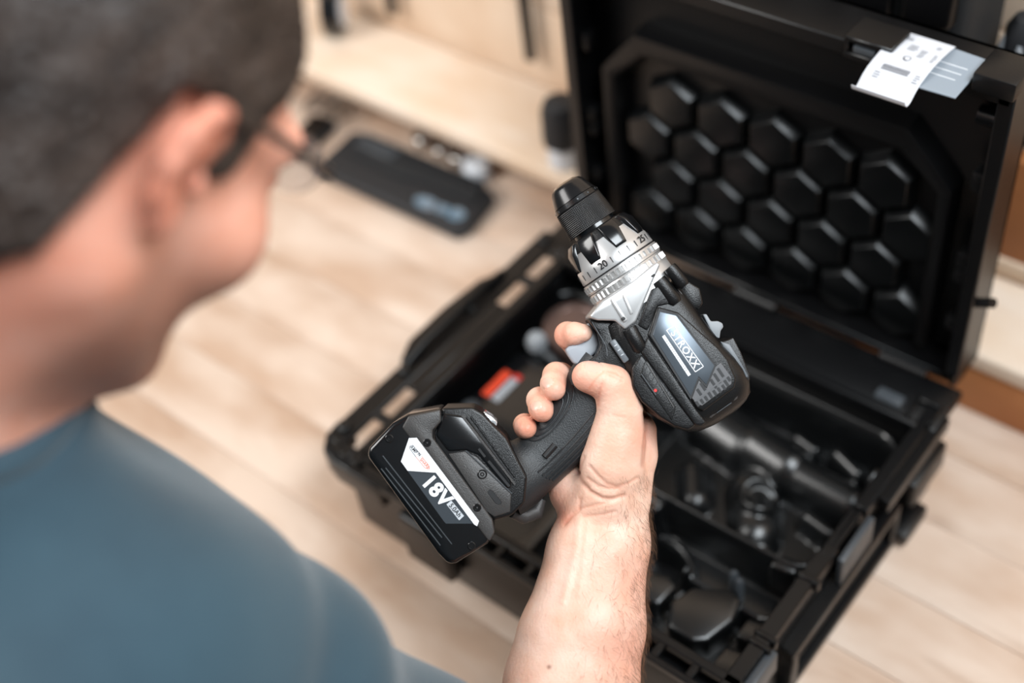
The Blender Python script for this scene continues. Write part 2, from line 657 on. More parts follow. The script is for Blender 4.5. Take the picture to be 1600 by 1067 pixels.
# front wall with its rim, latch blocks and cut-outs
box('front_panel', (0.020, 0.436), (-0.004, 0.011), z(-0.100, -0.022), C0, case, 0.004, 3)
fr = [((0.034, 0.436), (0.006, 0.014), z(-0.008, 0.0)), ((0.034, 0.436), (-0.012, -0.006), z(-0.008, 0.0))]
for i in range(13):
    fx = 0.040 + i * 0.0322
    fr.append(((fx, fx + 0.007), (-0.008, 0.008), z(-0.008, -0.001)))
multi_box('front_rim', fr, C0, case, 0.001)
for fx in (0.10, 0.285):
    box('front_latch', (fx, fx + 0.055), (-0.020, -0.004), z(-0.075, -0.010), C0, case, 0.004, 3)

# right side: rim with steps, latch panel, framed handle recess
rr = [((0.422, 0.434), (0.205, 0.335), z(-0.012, 0.0)), ((0.422, 0.434), (0.148, 0.160), z(-0.012, 0.0)),
      ((0.420, 0.434), (-0.006, 0.150), z(-0.012, 0.0)), ((0.420, 0.426), (0.15, 0.21), z(-0.020, -0.006)),
      ((0.432, 0.444), (0.225, 0.335), z(-0.020, -0.004)), ((0.418, 0.438), (0.118, 0.124), z(-0.010, 0.002)),
      ((0.418, 0.438), (0.045, 0.050), z(-0.010, 0.002)), ((0.418, 0.438), (0.054, 0.059), z(-0.010, 0.002))]
multi_box('right_rim', rr, C0, case, 0.0012)
box('latch_panel_reflection', (0.436, 0.442), (0.152, 0.205), z(-0.040, -0.004), CG, case, 0.0015)  # lighter grey than the case, standing in for wood reflected in the latch
box('latch_panel_reflection', (0.434, 0.442), (-0.004, 0.052), z(-0.030, -0.004), CG, case, 0.0015)  # same grey, reflection put into the colour
fm = [((0.430, 0.444), (0.075, 0.255), z(-0.050, -0.040)), ((0.430, 0.444), (0.075, 0.255), z(-0.100, -0.090)),
      ((0.430, 0.444), (0.075, 0.085), z(-0.095, -0.045)), ((0.430, 0.444), (0.245, 0.255), z(-0.095, -0.045))]
multi_box('side_handle_frame', fm, C0, case, 0.0015)
box('side_handle', (0.431, 0.438), (0.090, 0.240), z(-0.084, -0.056), CI, case, 0.003, 2)
box('side_bracket', (0.430, 0.448), (0.270, 0.330), z(-0.062, -0.030), C0, case, 0.003)
box('side_clip', (0.431, 0.452), (0.258, 0.300), z(-0.104, -0.088), C0, case, 0.003)

# back rim with hinge strip and clips
box('back_rim', (-0.004, 0.440), (0.312, 0.368), z(-0.014, -0.002), C0, case, 0.003, 2)
box('back_ridge', (0.030, 0.425), (0.304, 0.311), z(-0.012, 0.004), C0, case, 0.002, 2)
for hx in (0.06, 0.205, 0.36):
    lathe('hinge_knuckle', [(0, 0.006), (0.045, 0.006)], (hx, 0.366, ZR + 0.0), (1, 0, 0), (0, 0, 1), C0, case, 14)
box('rim_clip', (0.378, 0.404), (0.318, 0.331), z(-0.004, 0.003), CG, case, 0.0025, 2)
box('rim_clip', (0.085, 0.111), (0.318, 0.331), z(-0.004, 0.003), CG, case, 0.0025, 2)
multi_box('clip_socket', [((0.411, 0.415), (0.313, 0.338), z(-0.004, 0.004)), ((0.432, 0.436), (0.313, 0.338), z(-0.004, 0.004)),
                          ((0.411, 0.436), (0.334, 0.338), z(-0.004, 0.004))], C0, case, 0.001)

# ---- lid, standing upright behind the base (opening faces the front)
ZT = 0.312
XL, XR, YF, YB = 0.011, 0.428, 0.373, 0.424
lid = multi_box('lid', [
    ((XL, XR), (YB - 0.006, YB), z(-0.014, ZT)),                  # outer skin
    ((XL, XL + 0.006), (YF + 0.004, YB), z(-0.014, ZT)),          # left wall
    ((XR - 0.006, XR), (YF + 0.004, YB), z(-0.014, ZT)),          # right wall
    ((XL, XR), (YF + 0.004, YB), z(ZT - 0.006, ZT)),              # top wall
    ((XL, XR), (YF + 0.008, YB), z(-0.016, -0.008)),              # wall by the hinge
    ((XL - 0.003, XL + 0.010), (YF, YF + 0.007), z(0.004, ZT)),   # rim lips
    ((XR - 0.010, XR + 0.003), (YF, YF + 0.007), z(0.004, ZT)),
    ((XL, XR), (YF, YF + 0.008), z(ZT - 0.012, ZT + 0.002)),
], C0, case, 0.0012)
# inner liner with chamfered corners and a raised border
pl = [(0.020, -0.006), (0.020, 0.285), (0.420, 0.285), (0.420, -0.006)]
YL = 0.410
prism('lid_liner', [(a, ZR + b) for a, b in pl], 1, YL, YL + 0.012, CI, lid, 0.002)
outer = [(0.038, 0.004), (0.038, 0.190), (0.078, 0.240), (0.347, 0.240), (0.392, 0.192), (0.392, 0.004)]
inner = [(0.054, 0.004), (0.054, 0.176), (0.086, 0.204), (0.340, 0.204), (0.376, 0.178), (0.376, 0.004)]
V, Fc = [], []
for (a, b), (c, d) in zip(outer, inner):
    V += [(a, YL, ZR + b), (a + (c - a) * 0.10, 0.388, ZR + b + (d - b) * 0.06),
          (a + (c - a) * 0.85, 0.392, ZR + b + (d - b) * 0.7), (c, YL, ZR + d)]
for i in range(len(outer) - 1):
    for j in range(3):
        Fc.append((i * 4 + j, i * 4 + j + 1, (i + 1) * 4 + j + 1, (i + 1) * 4 + j))
Fc += [(3, 2, 1, 0), (20, 21, 22, 23)]
mk('raised_border', V, Fc, CI, lid, False, 0.0012, 2)
# egg-crate hexagon pads
HP = 0.0545
R0 = HP / math.sqrt(3)
hv, hf = [], []
for rad, yy in ((R0 * 0.995, 0.0), (R0 * 0.985, -0.003), (R0 * 0.80, -0.0135), (R0 * 0.76, -0.0142)):
    for k in range(6):
        an = math.pi / 6 + k * math.pi / 3
        hv.append((rad * math.cos(an), yy, rad * math.sin(an)))
for j in range(3):
    for k in range(6):
        hf.append((j * 6 + k, j * 6 + (k + 1) % 6, (j + 1) * 6 + (k + 1) % 6, (j + 1) * 6 + k))
hf += [tuple(range(5, -1, -1)), tuple(range(18, 24))]
first = None
for row in range(0, 5):
    zc = 0.0225 + row * HP * 0.875
    for cidx in range(-2, 8):
        xc = 0.083 + cidx * HP + (HP / 2 if row % 2 else 0.0)
        if xc < 0.062 or xc > 0.372 or zc > 0.205:
            continue
        if zc > 0.17 and (xc < 0.10 or xc > 0.335):
            continue
        if first is None:
            first = mk('hex_pad', hv, hf, M['foam'], lid, False, 0.0006, 2, loc=(xc, YL, ZR + zc))
        else:
            c = first.copy()
            COL.objects.link(c)
            c.location = (xc, YL, ZR + zc)
# fittings inside the right wall of the lid
tube('lid_peg', [(XR - 0.004, 0.398, ZR + 0.268), (XR - 0.030, 0.398, ZR + 0.268)], 0.008, M['drill_gloss'], lid, 16)
for zz2, s2 in ((0.215, 0.010), (0.130, 0.009), (0.112, 0.007), (0.055, 0.008)):
    box('lid_clip', (XR - 0.022, XR - 0.004), (0.382, 0.398), z(zz2 - s2, zz2 + s2), C0, lid, 0.003)
    box('lid_clip', (XL + 0.004, XL + 0.020), (0.382, 0.398), z(zz2 - s2, zz2 + s2), C0, lid, 0.003)
tube('hinge_arm', [(XR, 0.380, ZR + 0.093), (XR + 0.010, 0.378, ZR + 0.100), (XR + 0.018, 0.376, ZR + 0.106)], 0.0045, C0, lid, 10)
# closing hooks on the lid's top edge
multi_box('lid_hook', [((0.296, 0.336), (0.366, 0.396), z(ZT + 0.006, ZT + 0.011)), ((0.296, 0.300), (0.366, 0.396), z(ZT - 0.004, ZT + 0.008)),
                       ((0.332, 0.336), (0.366, 0.396), z(ZT - 0.004, ZT + 0.008)), ((0.296, 0.336), (0.366, 0.370), z(ZT - 0.009, ZT - 0.003))],
          C0, lid, 0.0010)
box('hook_tongue', (0.304, 0.322), (0.366, 0.374), z(ZT - 0.002, ZT + 0.004), CG, lid, 0.001)
box('lid_hook', (0.399, 0.432), (0.366, 0.402), z(ZT - 0.002, ZT + 0.014), C0, lid, 0.002)
box('lid_hook', (0.060, 0.110), (0.366, 0.400), z(ZT - 0.002, ZT + 0.012), C0, lid, 0.002)

# ---- vacuum-formed tray inside the base: a moulded height field
x0, x1, y0, y1 = 0.0395, 0.4255, 0.0155, 0.3175
nx, ny = 190, 150
gx, gy = np.meshgrid(np.linspace(x0, x1, nx), np.linspace(y0, y1, ny), indexing='ij')


def seg_d(ax, ay, bx, by):
    dx, dy = bx - ax, by - ay
    t = np.clip(((gx - ax) * dx + (gy - ay) * dy) / (dx * dx + dy * dy + 1e-12), 0, 1)
    return np.hypot(gx - ax - t * dx, gy - ay - t * dy)


def rrect(cx, cy, hx, hy, r):
    qx, qy = np.abs(gx - cx) - hx + r, np.abs(gy - cy) - hy + r
    return np.hypot(np.maximum(qx, 0), np.maximum(qy, 0)) + np.minimum(np.maximum(qx, qy), 0) - r


def sst(d, w):
    t = np.clip(0.5 - d / (2 * w), 0, 1)
    return t * t * (3 - 2 * t)


H = np.full(gx.shape, -0.034)
H += 0.010 * sst(np.abs(rrect(0.315, 0.222, 0.104, 0.082, 0.022)) - 0.004, 0.003)       # lip round the big well
H -= 0.048 * sst(rrect(0.315, 0.222, 0.100, 0.078, 0.020), 0.004)
H -= 0.046 * sst(rrect(0.118, 0.165, 0.075, 0.135, 0.014), 0.005)                          # left well
# the drill-shaped moulding in the big well
mold = np.zeros(gx.shape)
for (a, b, c, d, r, hh) in [(0.245, 0.262, 0.285, 0.256, 0.030, 0.036), (0.300, 0.255, 0.335, 0.250, 0.026, 0.040),
                            (0.345, 0.248, 0.402, 0.246, 0.022, 0.036), (0.318, 0.215, 0.345, 0.178, 0.024, 0.026),
                            (0.262, 0.205, 0.280, 0.180, 0.016, 0.018), (0.366, 0.284, 0.392, 0.274, 0.009, 0.030),
                            (0.378, 0.212, 0.402, 0.208, 0.009, 0.024), (0.340, 0.160, 0.362, 0.164, 0.010, 0.016),
                            (0.325, 0.284, 0.345, 0.280, 0.008, 0.024)]:
    dd = seg_d(a, b, c, d) / r
    mold = np.maximum(mold, hh * np.sqrt(np.clip(1 - dd ** 2, 0, 1)))
H += mold
ring = np.hypot(gx - 0.334, gy - 0.203)
H += 0.008 * sst(np.abs(ring - 0.016) - 0.003, 0.003)
# front compartments
H -= 0.040 * sst(rrect(0.345, 0.113, 0.068, 0.021, 0.010), 0.003)
H -= 0.044 * sst(np.hypot(gx - 0.292, gy - 0.085) - 0.034, 0.004)
H += 0.008 * sst(np.abs(np.hypot(gx - 0.292, gy - 0.085) - 0.040) - 0.003, 0.002)
H -= 0.030 * sst(rrect(0.345, 0.052, 0.072, 0.034, 0.010), 0.003)
H -= 0.040 * sst(rrect(0.232, 0.070, 0.022, 0.045, 0.008), 0.003)
V = np.stack([gx, gy, H + ZR], -1).reshape(-1, 3)
ii, jj = np.meshgrid(np.arange(nx - 1), np.arange(ny - 1), indexing='ij')
q0 = (ii * ny + jj).ravel()
Qt = np.stack([q0, q0 + ny, q0 + ny + 1, q0 + 1], 1)
tray = np_mesh('tray_insert', V, Qt, [M['tray']], case)
ZP = -0.034
prism('tray_pad', [(0.338, 0.056), (0.346, 0.078), (0.374, 0.096), (0.386, 0.090), (0.391, 0.070), (0.384, 0.042), (0.374, 0.034),
                   (0.350, 0.034)], 2, ZR - 0.066, ZR - 0.030, M['tray'], tray, 0.0045, 3)
prism('tray_pad', [(0.396, 0.022), (0.397, 0.050), (0.420, 0.054), (0.421, 0.020)], 2, ZR - 0.066, ZR - 0.032, M['tray'], tray, 0.005, 3)
prism('tray_pad', [(0.397, 0.062), (0.397, 0.082), (0.418, 0.086), (0.420, 0.064)], 2, ZR - 0.066, ZR - 0.036, M['tray'], tray, 0.003, 3)
prism('tray_pad', [(0.300, 0.048), (0.302, 0.074), (0.322, 0.082), (0.332, 0.074), (0.330, 0.050)], 2, ZR - 0.070, ZR - 0.038, M['tray'], tray, 0.004, 3)
prism('tray_pad', [(0.386, 0.130), (0.388, 0.146), (0.408, 0.150), (0.410, 0.134)], 2, ZR - 0.066, ZR - 0.028, M['tray'], tray, 0.004, 3)
for a, b in ((0.362, 0.116), (0.370, 0.112)):
    lathe('tray_rivet', [(0, 0.004), (0.028, 0.004), (0.031, 0.002)], (a, b, ZR - 0.074), (0, 0, 1), (1, 0, 0), M['case_grey'], tray, 12)

# ---- things lying in the case
ch = empty('battery_charger', (0.105, 0.16, ZR - 0.080), 'black battery charger with a red label in the left well of the tool case', 'charger')
box('body', (0.050, 0.150), (0.095, 0.215), z(-0.080, -0.036), M['case'], ch, 0.006, 3)
box('top_cover', (0.056, 0.144), (0.101, 0.205), z(-0.037, -0.030), M['drill_gloss'], ch, 0.003, 2)
rl = box('label_plate', (0.0, 0.0095), (-0.018, 0.018), (0, 0.0006), M['redlabel'], ch, loc=(0.060, 0.160, ZR - 0.0300))
rl['label'] = 'orange-red label strip'
gl = box('label_plate', (0.0, 0.009), (-0.018, 0.014), (0, 0.0006), M['grey_print'], ch, loc=(0.0720, 0.160, ZR - 0.0300))
gl['label'] = 'grey label strip'
box('label_mark', (0.073, 0.081), (0.1745, 0.180), z(-0.030, -0.0292), M['red'], ch)
lathe('indicator_cap', [(0, 0.009), (0.004, 0.009), (0.007, 0.006), (0.008, 0.001)], (0.064, 0.122, ZR - 0.031), (0, 0, 1), (1, 0, 0), M['case_grey'], ch, 20)
tube('cable', [(0.070, 0.212, ZR - 0.045), (0.074, 0.225, ZR - 0.040), (0.082, 0.222, ZR - 0.038), (0.105, 0.212, ZR - 0.036), (0.130, 0.214, ZR - 0.036), (0.15, 0.225, ZR - 0.05)],
     0.004, M['case_grey'], ch, 10)
bit = empty('bit_tin', (0.082, 0.268, ZR - 0.080), 'round dark reddish tin in the back left corner of the tool case', 'tin')
lathe('tin_body', [(0, 0.030), (0.002, 0.032), (0.040, 0.032)], (0.082, 0.262, ZR - 0.080), (0, 0, 1), (1, 0, 0), M['tin'], bit, 40)
lathe('tin_lid', [(0, 0.033), (0.010, 0.033), (0.013, 0.031), (0.0135, 0.024), (0.0125, 0.023), (0.0125, 0.001)], (0.082, 0.262, ZR - 0.040), (0, 0, 1), (1, 0, 0),
      M['tin'], bit, 40)
kn = empty('side_handle_knob', (0.073, 0.220, ZR - 0.030), 'small pale grey knob lying behind the charger in the case', 'knob')
lathe('knob_cap', [(0, 0.004), (0.004, 0.010), (0.012, 0.011), (0.018, 0.008), (0.020, 0.002)], (0.066, 0.222, ZR - 0.036), (0, 0, 1), (1, 0, 0), M['handle_grey'], kn, 20)
tube('knob_stem', [(0.074, 0.220, ZR - 0.030), (0.098, 0.212, ZR - 0.0295)], 0.0035, M['case_grey'], kn, 10)

# ================================================================== swing tag on the lid's top edge
tg = empty('product_tag', (0.365, 0.37, ZR + ZT), 'curled white paper label over a grey card on the lid edge', 'tag')
V, Fc = [], []
cp = [(0.374, ZT + 0.0150), (0.319, ZT + 0.0030)]
prism('card', [(0.362, 0.400), (0.397, 0.398), (0.3975, 0.3450), (0.362, 0.3435)], 2, ZR + ZT + 0.0028, ZR + ZT + 0.0044, M['card'], tg, 0.0004, 1)
for i, yy in enumerate((0.3790, 0.3710, 0.3630)):
    box('card_line', (0.366, 0.390 - 0.001 * i), (yy, yy + 0.0009), z(ZT + 0.0042, ZT + 0.0047), M['pale_grey'], tg)
prof = [(0.4000, 0.0052), (0.390, 0.0068), (0.378, 0.0080), (0.366, 0.0082), (0.355, 0.0070), (0.346, 0.0052), (0.339, 0.0020),
        (0.3345, -0.0015), (0.3310, -0.0035), (0.3270, -0.0030), (0.3240, 0.0000), (0.3230, 0.0035)]
cum = [0.0]
for (a, b), (c, d) in zip(prof[:-1], prof[1:]):
    cum.append(cum[-1] + math.hypot(c - a, d - b))


def paper(a, b, off=0.0):
    """a across 0..1, b along 0..1 of the label's length"""
    s = b * cum[-1]
    i = max(j for j in range(len(prof) - 1) if cum[j] <= s + 1e-9)
    t = (s - cum[i]) / (cum[i + 1] - cum[i])
    py, pz = [prof[i][q] + (prof[i + 1][q] - prof[i][q]) * t for q in (0, 1)]
    dy, dz = prof[i + 1][0] - prof[i][0], prof[i + 1][1] - prof[i][1]
    l = math.hypot(dy, dz)
    ny_, nz_ = dz / l, -dy / l
    return (0.3275 + 0.0430 * a - 0.0010 * b, py + ny_ * off, ZR + ZT + pz + nz_ * off)


NB = 44
for off in (0.0, 0.00035):
    for i in range(NB + 1):
        for a in (0.0, 0.5, 1.0):
            V.append(paper(a, i / NB, off))
n1 = (NB + 1) * 3
for i in range(NB):
    for a in (0, 1):
        q = (i * 3 + a, i * 3 + a + 1, (i + 1) * 3 + a + 1, (i + 1) * 3 + a)
        Fc.append(q)
        Fc.append(tuple(n1 + j for j in reversed(q)))
    for a in (0, 2):
        Fc.append((i * 3 + a, (i + 1) * 3 + a, n1 + (i + 1) * 3 + a, n1 + i * 3 + a))
for i in (0, NB):
    for a in (0, 1):
        Fc.append((i * 3 + a, i * 3 + a + 1, n1 + i * 3 + a + 1, n1 + i * 3 + a))
mk('paper_label', V, Fc, M['paper'], tg, True, autos=60)


def paper_marks(name, rects, m):
    V, Fc = [], []
    for a0, a1, b0, b1 in rects:
        n = len(V)
        V += [paper(a0, b0, 0.0006), paper(a1, b0, 0.0006), paper(a1, b1, 0.0006), paper(a0, b1, 0.0006)]
        Fc.append((n, n + 1, n + 2, n + 3))
    return mk(name, V, Fc, m, tg)


bars = []
b = 0.555
for w in (0.006, 0.003, 0.008, 0.003, 0.005, 0.003, 0.007):
    bars.append((0.22, 0.72, b, b + w))
    b += w + 0.005
paper_marks('barcode', bars, M['paper_ink'])['kind'] = 'stuff'
tl = []
for (a0, b0, n, wd) in ((0.36, 0.20, 4, 0.20), (0.60, 0.24, 5, 0.14), (0.78, 0.12, 2, 0.10), (0.86, 0.26, 5, 0.08), (0.16, 0.66, 3, 0.12), (0.84, 0.58, 4, 0.10),
                        (0.20, 0.10, 2, 0.16)):
    for i in range(n):
        tl.append((a0, a0 + wd * (0.7 + 0.3 * random.random()), b0 + i * 0.026, b0 + i * 0.026 + 0.008))
paper_marks('fine_print', tl, M['paper_ink'])['kind'] = 'stuff'
V, Fc = [], []
for k in range(20):
    an = 2 * math.pi * k / 20
    for r_ in (0.07, 0.045 if 3 < k < 12 else 0.058):
        V.append(paper(0.50 + r_ * math.cos(an), 0.415 + r_ * 0.5 * math.sin(an), 0.0006))
for k in range(20):
    k2 = (k + 1) % 20
    Fc.append((2 * k, 2 * k + 1, 2 * k2 + 1, 2 * k2))
mk('round_symbol', V, Fc, M['ink'], tg)

# ================================================================== things at the back of the bench
po = empty('tool_pouch', (-0.28, 0.40, BZ), 'flat black tool pouch with a faded blue print on the bench', 'pouch')
prism('pouch_body', [(-0.400, 0.350), (-0.405, 0.362), (-0.412, 0.428), (-0.400, 0.436), (-0.185, 0.436), (-0.170, 0.430), (-0.160, 0.372), (-0.168, 0.354)],
      2, BZ, BZ + 0.016, M['pouch'], po, 0.005, 3)
prism('pouch_flap', [(-0.385, 0.392), (-0.388, 0.434), (-0.190, 0.438), (-0.180, 0.402), (-0.270, 0.398), (-0.290, 0.390)], 2, BZ + 0.014, BZ + 0.021, M['cloth_black'], po, 0.003, 2)
prism('corner_patch', [(-0.382, 0.405), (-0.384, 0.426), (-0.318, 0.428), (-0.322, 0.406)], 2, BZ + 0.0205, BZ + 0.0235, M['case_grey'], po, 0.001, 1)
for (a, bq, rx, ry) in ((-0.232, 0.374, 0.018, 0.009), (-0.208, 0.376, 0.013, 0.007), (-0.188, 0.378, 0.012, 0.010)):
    lathe('faded_print', [(0, 1.0), (0.0006, 1.0)], (a, bq, BZ + 0.0157), (0, 0, 1), (1, 0, 0), M['blueprint'], po, 20,
          rfun=lambda s, r, an, rx=rx, ry=ry: 1 / math.sqrt((math.cos(an) / rx) ** 2 + (math.sin(an) / ry) ** 2))

places = ['nearest the small black box', 'in the middle of the row', 'nearest the pale cap']
for i, (sx_, sy_, r_, h_) in enumerate(((-0.322, 0.470, 0.014, 0.018), (-0.288, 0.468, 0.013, 0.016), (-0.258, 0.466, 0.014, 0.018))):
    s_ = empty('socket', (sx_, sy_, BZ), 'short steel wrench socket behind the black pouch, ' + places[i], 'socket', 'sockets behind the pouch')
    lathe('socket_body', [(0, r_ * 0.9), (0.002, r_), (h_, r_), (h_ + 0.001, r_ * 0.93), (h_ + 0.001, r_ * 0.62), (h_ * 0.4, r_ * 0.6), (h_ * 0.4, 0.001)],
          (sx_, sy_, BZ), (0, 0, 1), (1, 0, 0), M['steel'], s_, 24)
    lathe('socket_band', [(0, r_ * 1.0), (0.0005, r_ * 1.04), (0.004, r_ * 1.04), (0.0045, r_)], (sx_, sy_, BZ + h_ * 0.45), (0, 0, 1), (1, 0, 0), M['tin'], s_, 24)
wc = empty('plastic_cap', (-0.226, 0.464, BZ), 'pale round plastic cap at the right end of the sockets', 'cap')
lathe('cap_body', [(0, 0.017), (0.002, 0.0185), (0.016, 0.0185), (0.021, 0.014), (0.022, 0.001)], (-0.226, 0.462, BZ), (0, 0, 1), (1, 0, 0), M['bottle_white'], wc, 28)
lathe('cap_ring', [(0, 0.0187), (0.001, 0.0195), (0.004, 0.0195), (0.005, 0.0187)], (-0.226, 0.462, BZ + 0.004), (0, 0, 1), (1, 0, 0), M['grey_print'], wc, 28)

sb = empty('small_black_box', (-0.455, 0.40, BZ), 'small slim black box left of the tool pouch', 'box')
prism('box_body', [(-0.472, 0.362), (-0.482, 0.430), (-0.446, 0.436), (-0.436, 0.366)], 2, BZ, BZ + 0.014, M['pouch'], sb, 0.004, 3)
prism('box_lid', [(-0.470, 0.364), (-0.480, 0.428), (-0.448, 0.434), (-0.438, 0.368)], 2, BZ + 0.0135, BZ + 0.019, M['case'], sb, 0.003, 2)

kr = empty('lens_glint_tangle', (-0.50, 0.47, BZ), 'added steel rings and wire imitating glints in the glasses lens', 'lens glints')  # added tangle, stands in for refraction seen in the glasses lens
for i in range(7):
    cx_, cy_ = -0.515 + 0.014 * i * 0.8, 0.462 + 0.012 * math.sin(i * 2.1)
    rr_ = 0.014 + 0.004 * (i % 3)
    tl_ = 0.35 * math.sin(i * 1.7)
    pts = []
    for k in range(25):
        an = 2 * math.pi * k / 24
        pts.append((cx_ + rr_ * math.cos(an), cy_ + rr_ * math.sin(an) * math.cos(tl_), BZ + 0.0016 + 0.0035 * i * 0.5 + rr_ * abs(math.sin(tl_)) * (1 + math.sin(an))))
    tube('glint_ring', pts, 0.0016, M['steel'], kr, 6)
for i in range(4):
    a = -0.52 + 0.018 * i
    tube('glint_wire', [(a, 0.445, BZ + 0.004), (a + 0.012, 0.462, BZ + 0.020), (a + 0.020, 0.480, BZ + 0.024), (a + 0.035, 0.492, BZ + 0.010)], 0.0014, M['steel'], kr, 6)

BX, BY = -0.082, 0.462
bo = empty('glue_bottle', (BX, BY, ZL), 'black capped bottle with a pale body on the ledge beside the lid', 'bottle')
lathe('bottle_body', [(0, 0.017), (0.002, 0.019), (0.026, 0.019), (0.030, 0.016)], (BX, BY, ZL), (0, 0, 1), (1, 0, 0), M['bottle_white'], bo, 28)
lathe('bottle_cap', [(0, 0.020), (0.002, 0.0225), (0.044, 0.0215), (0.054, 0.018), (0.058, 0.010), (0.059, 0.001)], (BX, BY, ZL + 0.029), (0, 0, 1), (1, 0, 0), M['pouch'], bo, 28,
      rfun=lambda s, r, an: r * (1 + 0.02 * math.cos(18 * an)))

tr = empty('tape_roll', (-0.52, 0.50, ZL), 'roll of black tape with a pale core on the wooden ledge', 'tape')
TO = (-0.505, 0.520, ZL + 0.030)
tax = (0.80, 0.60, 0.0)
lathe('tape_ring', [(-0.012, 0.020), (-0.012, 0.030), (0.012, 0.030), (0.012, 0.020)], TO, tax, (0, 0, 1), M['drill_gloss'], tr, 36)
lathe('tape_core', [(-0.0135, 0.014), (-0.0135, 0.021), (0.0135, 0.021), (0.0135, 0.014)], TO, tax, (0, 0, 1), M['bottle_white'], tr, 36)

# tools hanging on the wall boards
for (hx, zb, lab) in ((-0.199, ZR + 0.014, 'flat black steel bar hanging on the wall boards left of the lid'),
                      (-0.428, ZR + 0.004, 'shorter looking black bar hanging on the wall above the tape roll')):
    hb = empty('hanging_bar', (hx, 0.56, zb), lab, 'bar', 'bars hanging on the wall')
    box('bar_blade', (hx - 0.0065, hx + 0.0065), (0.548, 0.557), (zb, zb + 0.26), M['dark_steel'], hb, 0.002, 2)
    lathe('bar_nail', [(0, 0.003), (0.016, 0.003), (0.0165, 0.006), (0.019, 0.005)], (hx, 0.567, zb + 0.235), (0, -1, 0), (1, 0, 0), M['steel'], hb, 12)

sd = empty('screwdriver', (0.40, 0.50, ZR + 0.03), 'screwdriver with a black and grey handle hanging at the far right', 'screwdriver')
SX, SY = 0.381, 0.525
lathe('handle', [(0, 0.006), (0.006, 0.011), (0.020, 0.0125), (0.040, 0.011), (0.070, 0.015), (0.105, 0.019), (0.128, 0.018), (0.140, 0.012), (0.143, 0.002)],
      (SX, SY, ZR + 0.135), (0, 0, 1), (1, 0, 0), M['pouch'], sd, 24, rfun=lambda s, r, an: r * (1 + 0.05 * math.cos(6 * an)))
for an in (-2.6, -1.5, -0.4):
    pts = [(SX + rq * math.cos(an), SY + rq * math.sin(an), ZR + 0.135 + sq) for sq, rq in ((0.062, 0.0135), (0.080, 0.0160), (0.104, 0.0182), (0.122, 0.0175))]
    tube('grip_insert', pts, [0.002, 0.006, 0.0065, 0.002], M['handle_grey'], sd, 10)
lathe('shaft', [(0, 0.0015), (0.004, 0.0035), (0.075, 0.0035)], (SX, SY, ZR + 0.062), (0, 0, 1), (1, 0, 0), M['steel'], sd, 12)
box('wall_hook', (SX - 0.016, SX + 0.016), (SY + 0.012, 0.568), (ZR + 0.138, ZR + 0.144), M['dark_steel'], sd, 0.001)

# black padded tool bag standing on the ledge behind the lid
bg_ = empty('tool_bag', (0.19, 0.50, ZL), 'black padded tool bag standing behind the case lid', 'bag')
box('bag_body', (0.02, 0.350), (0.470, 0.555), (ZL, ZR + 0.40), M['cloth_black'], bg_, 0.010, 3)
for i in range(6):
    xa = 0.030 + i * 0.0535
    for zb, hh_ in ((0.200, 0.046), (0.256, 0.050), (0.316, 0.050)):
        za = zb + 0.276 * (xa - 0.03)
        if za + hh_ + 0.02 > 0.40:
            continue
        prism('padded_block', [(xa, ZR + za), (xa + 0.044, ZR + za + 0.012), (xa + 0.044, ZR + za + 0.012 + hh_), (xa, ZR + za + hh_)], 1, 0.457, 0.474, M['case_in'], bg_, 0.006, 3)
box('front_pocket', (0.040, 0.336), (0.460, 0.474), (ZL + 0.01, ZR + 0.190), M['cloth_black'], bg_, 0.006, 3)

# darker orange-brown wood on the ledge behind the screwdriver
wb_ = empty('brown_wood', (0.46, 0.55, ZL), 'orange-brown wood on the ledge at the far right', 'block')
box('block_body', (0.370, 0.560), (0.546, 0.566), (ZL, ZR + 0.112), M['block'], wb_, 0.002)
box('block_batten', (0.372, 0.558), (0.541, 0.547), (ZL + 0.004, ZL + 0.024), M['ledge'], wb_, 0.0015)

# ================================================================== the cordless drill (authored in the plane of its own side view)
RC = cam.rotation_euler.to_matrix()
DD = 0.90
K = DD / FPX                                   # metres per unit of the side-view drawing
UX, UY, UZ = RC @ Vector((1, 0, 0)), RC @ Vector((0, 1, 0)), RC @ Vector((0, 0, 1))


def DP(px, py, w=0.0):
    d = DD - w * K
    return CAM + UX * ((px - 800) * d / FPX) - UY * ((py - 533.5) * d / FPX) - UZ * d


B2 = (0.557, 0.8305)                            # drill axis, from chuck to rear
N2 = (0.8305, -0.557)                           # drill 'up'
F0 = (882.0, 287.0)


def ST(s, t, w=0.0):
    """drill coordinates: s along the axis from the chuck, t up, w towards the left side"""
    o = DP(*F0)
    return o + (UX * (B2[0] * s + N2[0] * t) - UY * (B2[1] * s + N2[1] * t) + UZ * w) * K


AX = (UX * B2[0] - UY * B2[1]).normalized()
UP = (UX * N2[0] - UY * N2[1]).normalized()

drill = empty('cordless_drill', DP(775, 800), 'black and silver cordless drill with an 18V battery, held in the hand', 'drill')


def plate(name, poly, w1, w0, m, parent=drill, bevel=0.0, segs=2):
    front = [DP(x, y_, w1) for x, y_ in poly]
    back = [p - UZ * ((w1 - w0) * K) for p in front]
    n = len(poly)
    Fc = [tuple(range(n)), tuple(range(2 * n - 1, n - 1, -1))] + [(i, (i + 1) % n, n + (i + 1) % n, n + i) for i in range(n)]
    return mk(name, front + back, Fc, m, parent, False, bevel * K, segs)


def lathe_d(name, prof, m, seg=64, rfun=None, autos=35):
    # seen from the front the angle runs from drill-up (0) towards the left side (camera side)
    return lathe(name, [(s * K, r * K) for s, r in prof], DP(*F0), AX, UP, m, drill, seg, rfun, autos)


